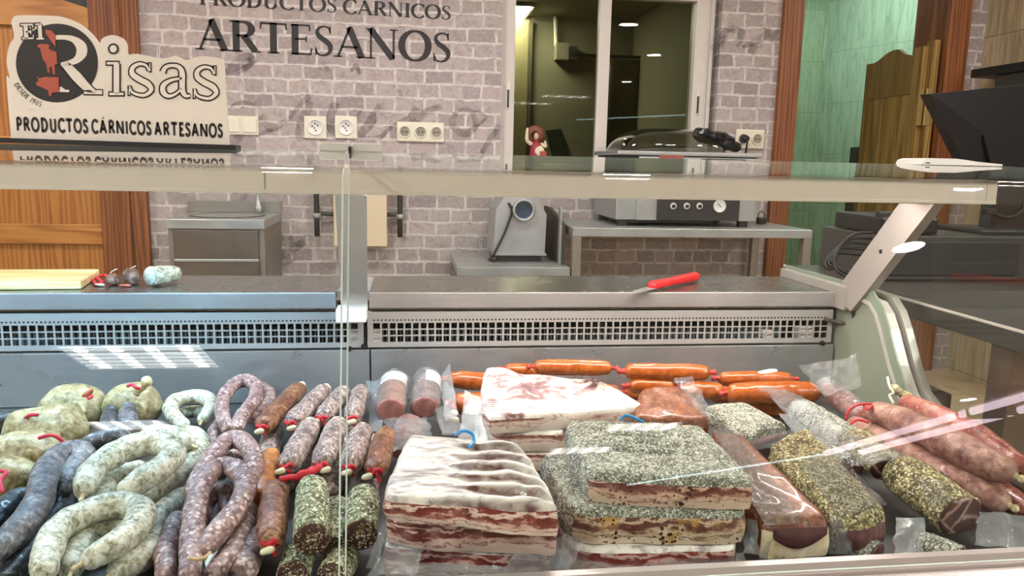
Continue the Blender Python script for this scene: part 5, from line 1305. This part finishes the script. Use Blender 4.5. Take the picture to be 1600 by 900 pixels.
# ------------------------------------------------------------------ streaky belly stack
def ribs(u, v):
    if u < .30: return .003*math.sin(v*20)*u
    w_ = v+.10*math.sin(u*3.2)+.03*math.sin(u*9); s = math.sin(w_*38)
    k = min(1, (u-.30)*3); return .0075*k*(abs(s)**.5*(1 if s > 0 else -1))*(.75+.5*noise.noise(Vector((u*4, v*8, 1))))
def ribstreak(u, v):
    w_ = v+.10*math.sin(u*3.2)+.03*math.sin(u*9); s = math.cos(w_*38)
    k = max(0, min(1, (u-.26)*4))*max(0, min(1, (1.02-u)*6)); f = .5+.5*noise.noise(Vector((u*5, v*16, 3)))
    top_ = max(0, 1-v/.16)*(.5+.5*math.sin(v*90+u*5))
    return max(0, -s)**2.2*k*(.55+.9*f)+.6*top_
BL = 'streaky belly slabs in the front stack'
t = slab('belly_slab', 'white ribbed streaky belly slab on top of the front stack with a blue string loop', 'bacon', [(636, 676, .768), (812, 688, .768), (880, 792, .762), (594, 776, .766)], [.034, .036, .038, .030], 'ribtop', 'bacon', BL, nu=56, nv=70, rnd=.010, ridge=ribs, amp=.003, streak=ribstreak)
MB().tube(pts3([(712, 679, .772), (724, 673, .785), (738, 678, .782), (740, 690, .774), (734, 698, .772)]), .0024, 8).build('string_loop', M['string_blue'], t, True)
t = slab('belly_slab', 'streaky belly slab in the middle of the front stack', 'bacon', [(640, 706, .730), (810, 712, .730), (877, 824, .727), (596, 806, .732)], [.038]*4, 'fat', 'bacon_b', BL, rnd=.006)
t = slab('belly_slab', 'streaky belly slab at the bottom of the front stack inside a plastic bag', 'bacon', [(640, 750, .690), (806, 752, .690), (868, 866, .689), (592, 852, .690)], [.045]*4, 'fat', 'bacon_c', BL, rnd=.006)
film_patch('plastic_bag', [(608, 852, .698), (668, 826, .708), (650, 900, .668), (570, 900, .660)], 'bag_milky', t, .006)
film_patch('plastic_bag', [(806, 846, .702), (880, 838, .712), (892, 900, .665), (788, 900, .662)], 'bag_milky', t, .008, curl=.010)
film_patch('plastic_bag', [(604, 800, .722), (612, 800, .722), (590, 890, .664), (570, 890, .66)], 'bag', t, .004)
film_patch('plastic_bag', [(650, 880, .672), (800, 884, .672), (800, 902, .66), (640, 902, .66)], 'bag_milky', t, .003)
# white pancetta at the back
def bumps(u, v): return .008*math.sin(u*6.0+.4)*(1-v)-.010*math.exp(-((u-.38)/.09)**2)*(1-v)
WG = 'white belly slabs at the back of the case'
slab('white_belly_slab', 'big white belly slab tilted up at the back, bright fat on top', 'bacon', [(752, 574, .785), (938, 590, .778), (1014, 636, .735), (758, 652, .742)], [.028, .026, .024, .030], 'fat_red', 'bacon_w', WG, nu=46, nv=34, rnd=.008, ridge=bumps, amp=.005, freq=24)
slab('white_belly_slab', 'pale belly slab lying under the tilted white one', 'bacon', [(752, 622, .712), (880, 626, .712), (884, 676, .711), (768, 672, .711)], [.034]*4, 'fat', 'bacon_w', WG, rnd=.006)
t = slab('white_belly_slab', 'wrapped pale belly slab at the bottom under the tilted white one', 'bacon', [(746, 650, .677), (880, 650, .677), (890, 706, .676), (756, 706, .676)], [.034]*4, 'bacon_w', 'bacon_w', WG, rnd=.006)
film_patch('plastic_bag', [(726, 612, .73), (752, 620, .73), (764, 690, .69), (716, 690, .685)], 'bag_milky', t, .006)
film_patch('plastic_bag', [(742, 640, .715), (760, 642, .715), (790, 700, .682), (740, 706, .68)], 'bag_milky', t, .004)
# peppered bellies
def folds(u, v):
    r = 0
    for a, b_, w_ in ((.22, .12, .020), (.40, .10, .022), (.58, .05, .020)):
        k = max(0, 1-abs(u-.42)/.42); r -= .011*k*math.exp(-((v-a-b_*u)/w_/1.6)**2)
    return r
PG = 'peppered belly slabs in the right hand stack'
t = slab('peppered_belly_slab', 'grey pepper crusted belly slab on top of its stack with a blue string', 'bacon', [(880, 650, .778), (1098, 662, .776), (1188, 752, .772), (914, 738, .772)], [.040]*4, 'herb_grey', 'bacon_p', PG, nu=60, nv=60, rnd=.014, ridge=folds, amp=.003, sides={'left': 'herb_grey', 'back': 'herb_grey'})
MB().tube(pts3([(970, 655, .782), (978, 649, .788), (992, 653, .786), (1004, 659, .782)]), .0022, 8).build('string_loop', M['string_blue'], t, True)
slab('peppered_belly_slab', 'pepper crusted belly slab second in its stack, yellow stained cut face', 'bacon', [(842, 706, .738), (1112, 712, .734), (1174, 800, .731), (890, 796, .732)], [.048, .045, .043, .045], 'herb_grey', 'bacon_py', PG, rnd=.012, amp=.004, sides={'left': 'herb_grey', 'back': 'herb_grey'})
t = slab('peppered_belly_slab', 'wrapped red and white belly slab at the bottom of the peppered stack', 'bacon', [(850, 748, .690), (1112, 752, .690), (1160, 858, .686), (890, 858, .686)], [.044]*4, 'fat', 'bacon_c', PG, rnd=.006)
film_patch('plastic_bag', [(890, 868, .676), (1160, 866, .676), (1176, 892, .662), (880, 896, .662)], 'bag', t, .003)
film_patch('plastic_bag', [(880, 836, .70), (910, 846, .695), (892, 890, .668), (870, 892, .664)], 'bag_milky', t, .004)
film_patch('plastic_bag', [(1168, 808, .712), (1184, 812, .710), (1186, 866, .676), (1160, 866, .676)], 'bag', t, .004)

# ------------------------------------------------------------------ orange soft sausages
OG = 'orange soft sausages piled along the back'
def orange(lb, a, c, r=.0178, end=True):
    SEED[0] += 1
    A, B = P(*a[:2], z=a[2]), P(*c[:2], z=c[2]); d = (B-A).normalized()
    t = thing('orange_sausage', lb, 'sausage', (A.x, A.y, min(A.z, B.z)-r), OG)
    MB().tube([A.lerp(B, k/5) for k in range(6)], [r*.88, r, r, r, r, r*.88], 20, 'round', 4, amp=.0016, freq=50, seed=SEED[0], endlen=.7).build('casing', M['sobrasada'], t, True)
    for p, s in ((A, -1), (B, 1)):
        e = p+d*s*r*.62
        MB().tube([e, e+d*s*.005, e+d*s*.010], [.006, .0045, .006], 10, amp=.003, freq=120).build('tied_end', plain('dark_red_tie', '#a8322a', .45), t, True)
    return t
orange('orange sausage at the back, left of the white belly slab', (708, 593, .712), (770, 596, .712), .0185)
t = orange('orange sausage with coloured string at its end below the back left one', (716, 630, .690), (764, 632, .69), .0225)
c = P(706, 640, z=.69)
for k, (cl, o) in enumerate((('string_red', (0, 0, .006)), ('clip', (.004, -.006, -.004)), ('string_red', (-.004, -.004, -.010)), ('clip', (.006, -.010, -.016)))):
    MB().ell(c+Vector(o), (.007, .006, .006), amp=.3, freq=120, seg=12, rings=8).build('string_knot', M[cl], t, True)
orange('long orange sausage on the back edge, left of two on top', (842, 573, .742), (948, 575, .742), .0165)
orange('long orange sausage on the back edge, right of two on top', (984, 580, .738), (1100, 582, .738), .0175)
orange('orange sausage end showing between the white slab and the long one', (795, 577, .722), (850, 580, .712), .015)
orange('orange sausage lying under the right long one, partly hidden', (990, 603, .710), (1046, 603, .710), .016)
orange('short orange sausage above the herb piece, left of the fat one', (1075, 609, .706), (1122, 611, .704), .0185)
orange('fat orange sausage in front with wrinkled left end', (1146, 615, .705), (1268, 613, .705), .0235)
orange('orange sausage at the back right behind the fat one', (1130, 592, .715), (1230, 592, .715), .0165)
orange('orange sausage low under the fat one by the bag corner', (1150, 636, .665), (1260, 638, .665), .020)
orange('low orange sausage on the deck under the back edge pair', (850, 612, .662), (960, 613, .662), .020)
orange('low orange sausage on the deck under the right long one', (985, 612, .662), (1100, 613, .662), .020)
orange('low orange sausage on the deck at the back right', (1118, 616, .662), (1210, 618, .662), .020)

# ------------------------------------------------------------------ wrapped loins by the seam
def wrapped(lb, a, c, r, mat, face, lab, bag, sq=.85):
    t = roll(lb, a, c, r, mat, face, 'vacuum wrapped loins behind the belly stack', sq, 'wrapped_loin', .002)
    A, B = P(*a[:2], z=a[2]), P(*c[:2], z=c[2])
    l0, l1 = lab; d = (B-A)
    MB().tube([A+d*l0, A+d*(l0+l1)/2, A+d*l1], [r*1.06]*3, 16, 'none', 2, squash=sq, arc=(math.radians(bag[4]), math.radians(bag[5]))).build('paper_label', M['paper'], t, True)
    MB().tube([A-d*.12, A+d*.5, B+d*.05], [r*1.12, r*1.1, r*1.1], 22, 'none', 8, squash=sq, amp=.004, freq=60).build('film_sleeve', M['bag'], t, True)
    film_patch('bag_flange', bag[:4], 'bag_milky', t, .005)
    return t
wrapped('wrapped loin with a white label at its top, left of two', (616, 600, .715), (610, 640, .704), .0265, 'lomo_skin', 'loin_pink', (-.08, .28), [(572, 596, .70), (600, 588, .72), (600, 672, .68), (578, 676, .676), 25, 155])
wrapped('wrapped loin with a white label on its shoulder, right of two', (668, 596, .716), (664, 636, .704), .0255, 'lomo_skin_b', 'loin_pink', (-.05, .38), [(688, 590, .72), (702, 566, .75), (716, 650, .69), (694, 662, .688), 85, 190])
t = roll('pink meat end under film between the wrapped loins and the belly stack', (640, 662, .70), (630, 700, .688), .024, 'lomo_skin_b', 'loin_pink', None, .9, 'wrapped_meat_end')
film_patch('plastic_bag', [(600, 656, .716), (668, 652, .718), (676, 690, .712), (614, 704, .705)], 'bag', t, .006)
film_patch('plastic_bag', [(680, 640, .71), (704, 632, .712), (730, 676, .70), (690, 680, .70)], 'bag', t, .005)

# ------------------------------------------------------------------ paprika pieces
t = slab('paprika_belly', 'paprika coated slab with pale specks in a bag behind the peppered stack', 'bacon', [(1000, 606, .752), (1072, 600, .752), (1116, 654, .728), (988, 654, .73)], .034, 'paprika', 'paprika', None, rnd=.012, amp=.004)
film_patch('plastic_bag', [(1052, 590, .76), (1082, 586, .762), (1116, 652, .735), (1096, 650, .738)], 'bag', t, .005)
t = slab('paprika_loin', 'long brown paprika rubbed belly under stretched film, cut end to the front', 'bacon', [(1108, 668, .745), (1164, 676, .742), (1304, 812, .716), (1192, 818, .712)], [.05, .05, .048, .05], 'paprika', 'fatstrip', None, rnd=.016, amp=.003, sides={'left': 'paprika', 'right': 'paprika', 'back': 'paprika'})
mf = [P(1207, 822, z=.708), P(1290, 819, z=.711)]
def darkface(u, v):
    a = mf[0].lerp(mf[1], u); return a+Vector((0, -.004-.003*math.sin(u*math.pi)*(1-abs(2*v-1)), -.001-v*.028*math.sin(math.pi*(.16+.72*u))))
MB().grid(darkface, 14, 5).build('meat_face', M['loin'], t, True, solid=.002)
film_patch('stretch_film', [(1112, 668, .750), (1146, 672, .750), (1262, 816, .723), (1196, 822, .720)], 'cling', t, .0015, 40)
film_patch('plastic_bag', [(1196, 850, .685), (1262, 842, .690), (1280, 872, .664), (1186, 876, .66)], 'bag_milky', t, .006)
film_patch('plastic_bag', [(1300, 806, .715), (1318, 818, .712), (1334, 868, .662), (1282, 866, .662)], 'bag_milky', t, .004)

# ------------------------------------------------------------------ herb loins on the right
def film_over(t, cs, m_='bag', a=.004): return film_patch('plastic_bag', cs, m_, t, a)
t = slab('herb_loin', 'herb coated half loin with a pink cut face behind the long paprika piece', 'cured loin', [(1098, 628, .712), (1158, 624, .712), (1236, 658, .70), (1160, 678, .697)], .032, 'herb_grey', 'loin_pink', None, rnd=.020, amp=.003, sides={'left': 'herb_grey', 'back': 'herb_grey', 'right': 'herb_grey'})
film_over(t, [(1158, 690, .69), (1240, 668, .70), (1250, 690, .675), (1170, 706, .67)], 'bag_milky')
film_over(t, [(1216, 648, .70), (1250, 644, .70), (1262, 676, .69), (1236, 672, .69)], 'bag_milky', .003)
t = slab('herb_loin', 'herb loin with a golden crust and dark cut end under shiny film', 'cured loin', [(1196, 688, .738), (1262, 660, .738), (1398, 800, .710), (1312, 816, .708)], [.045, .045, .044, .044], 'herb_gold', 'loin', None, nu=40, nv=50, rnd=.020, amp=.003, sides={'left': 'herb_gold', 'back': 'herb_gold', 'right': 'herb_gold'})
film_patch('stretch_film', [(1248, 722, .737), (1302, 700, .737), (1386, 788, .719), (1310, 808, .718)], 'cling', t, .0015, 40)
t = roll('herb coated loin inside a clear bag behind the golden herb loin', (1250, 640, .70), (1330, 690, .69), .030, 'herb_grey', 'loin', None, .8, 'herb_loin')
film_patch('plastic_bag', [(1184, 602, .738), (1240, 612, .74), (1352, 690, .73), (1288, 700, .718)], 'bag', t, .006, curl=.012)
film_patch('plastic_bag', [(1190, 612, .725), (1232, 640, .728), (1296, 698, .722), (1262, 666, .705)], 'bag', t, .005)
t = roll('herb loin with a dark face crossed by fat lines, upper of two at the right', (1340, 686, .712), (1389, 732, .700), .0315, 'herb_gold', 'marbled', None, .66, 'herb_loin')
film_patch('plastic_bag', [(1300, 690, .735), (1370, 690, .735), (1420, 716, .722), (1330, 730, .725)], 'bag', t, .004)
t = roll('large herb loin with a round marbled face at the front right', (1408, 738, .700), (1500, 806, .682), .0375, 'herb_gold', 'marbled', None, .82, 'herb_loin')
film_patch('stretch_film', [(1428, 746, .722), (1474, 752, .723), (1490, 782, .714), (1452, 792, .712)], 'cling', t, .0015, 40)
film_patch('plastic_bag', [(1400, 806, .69), (1444, 812, .69), (1450, 868, .658), (1398, 866, .658)], 'bag_milky', t, .007, curl=.008)
film_patch('plastic_bag', [(1530, 800, .69), (1610, 810, .69), (1620, 862, .656), (1522, 850, .656)], 'bag_milky', t, .006)
roll('herb piece low at the rail under the golden herb loin', (1330, 846, .662), (1368, 866, .658), .020, 'herb_grey', 'loin', None, .8, 'herb_loin')
roll('herb piece low at the rail under the large marbled loin', (1440, 848, .662), (1500, 872, .658), .020, 'herb_grey', 'loin', None, .8, 'herb_loin')
roll('herb piece on the deck below the bagged loin', (1270, 690, .664), (1330, 730, .664), .024, 'herb_grey', 'loin', None, .8, 'herb_loin')

# ------------------------------------------------------------------ thick sausages at the right end
TG2 = 'thick brown sausages at the right end'
def thick(lb, pl, r, mat='bigs', knot=True):
    t = sausage('thick_sausage', lb, 'sausage', pl, r, mat, TG2, amp=.003, freq=28, tips=False, taper=.84, seg=24)
    if knot:
        p = pts3(pl); d = (p[-1]-p[-2]).normalized(); e = p[-1]+d*r*.8
        MB().tube([e, e+d*.004, e+d*.008], [.0055, .004, .006], 10).build('tied_tip', M['tail'], t, True)
    return t
t = thick('thick brown sausage on top at the right end with a red string loop', [(1374, 646, .728), (1420, 662, .732), (1472, 688, .732), (1524, 714, .73), (1566, 734, .726)], .0245)
MB().tube(pts3([(1322, 654, .72), (1328, 640, .735), (1344, 632, .745), (1362, 632, .745), (1356, 640, .74), (1350, 634, .742)]), .0021, 8).build('string_loop', M['string_red'], t, True)
MB().tube(pts3([(1330, 662, .715), (1340, 656, .72), (1356, 660, .718)]), .0021, 8).build('string_loop', M['string_red'], t, True)
t = thick('reddish thick sausage at the far right end with white string and cream tip', [(1420, 632, .724), (1462, 650, .724), (1510, 674, .720), (1555, 702, .716), (1590, 728, .710)], .0215, 'bigs_red', False)
a = P(1407, 614, z=.722)
MB().tube([a+Vector((.012, -.004, -.006)), a, a+Vector((-.008, .006, .006))], [.010, .007, .011], 12, amp=.003, freq=100).build('cream_tip', M['tail'], t, True)
MB().tube(pts3([(1387, 590, .748), (1390, 603, .738), (1396, 614, .728), (1390, 618, .722), (1396, 630, .71)]), .0026, 8).build('string_tie', M['string_white'], t, True)
thick('thick brown sausage lying below the top one at the right', [(1338, 668, .690), (1392, 696, .690), (1450, 728, .688), (1510, 758, .686), (1556, 780, .682)], .0235)
thick('dark red sausage at the right edge under the thick ones', [(1540, 752, .662), (1580, 780, .662), (1625, 812, .66)], .02, 'bigs_red', False)
t = thick('sausage in a clear vacuum bag in the back right corner', [(1296, 612, .706), (1316, 626, .704), (1344, 650, .698)], .0225, 'bigs_red', False)
film_patch('plastic_bag', [(1246, 574, .765), (1336, 553, .785), (1348, 604, .735), (1286, 620, .725)], 'bag', t, .008, 24)
MB().tube(pts3([(1288, 606, .71), (1316, 626, .706), (1352, 656, .70)]), [.0245, .0245, .0245], 20, 'none', 6, amp=.004, freq=60).build('film_sleeve', M['bag'], t, True)
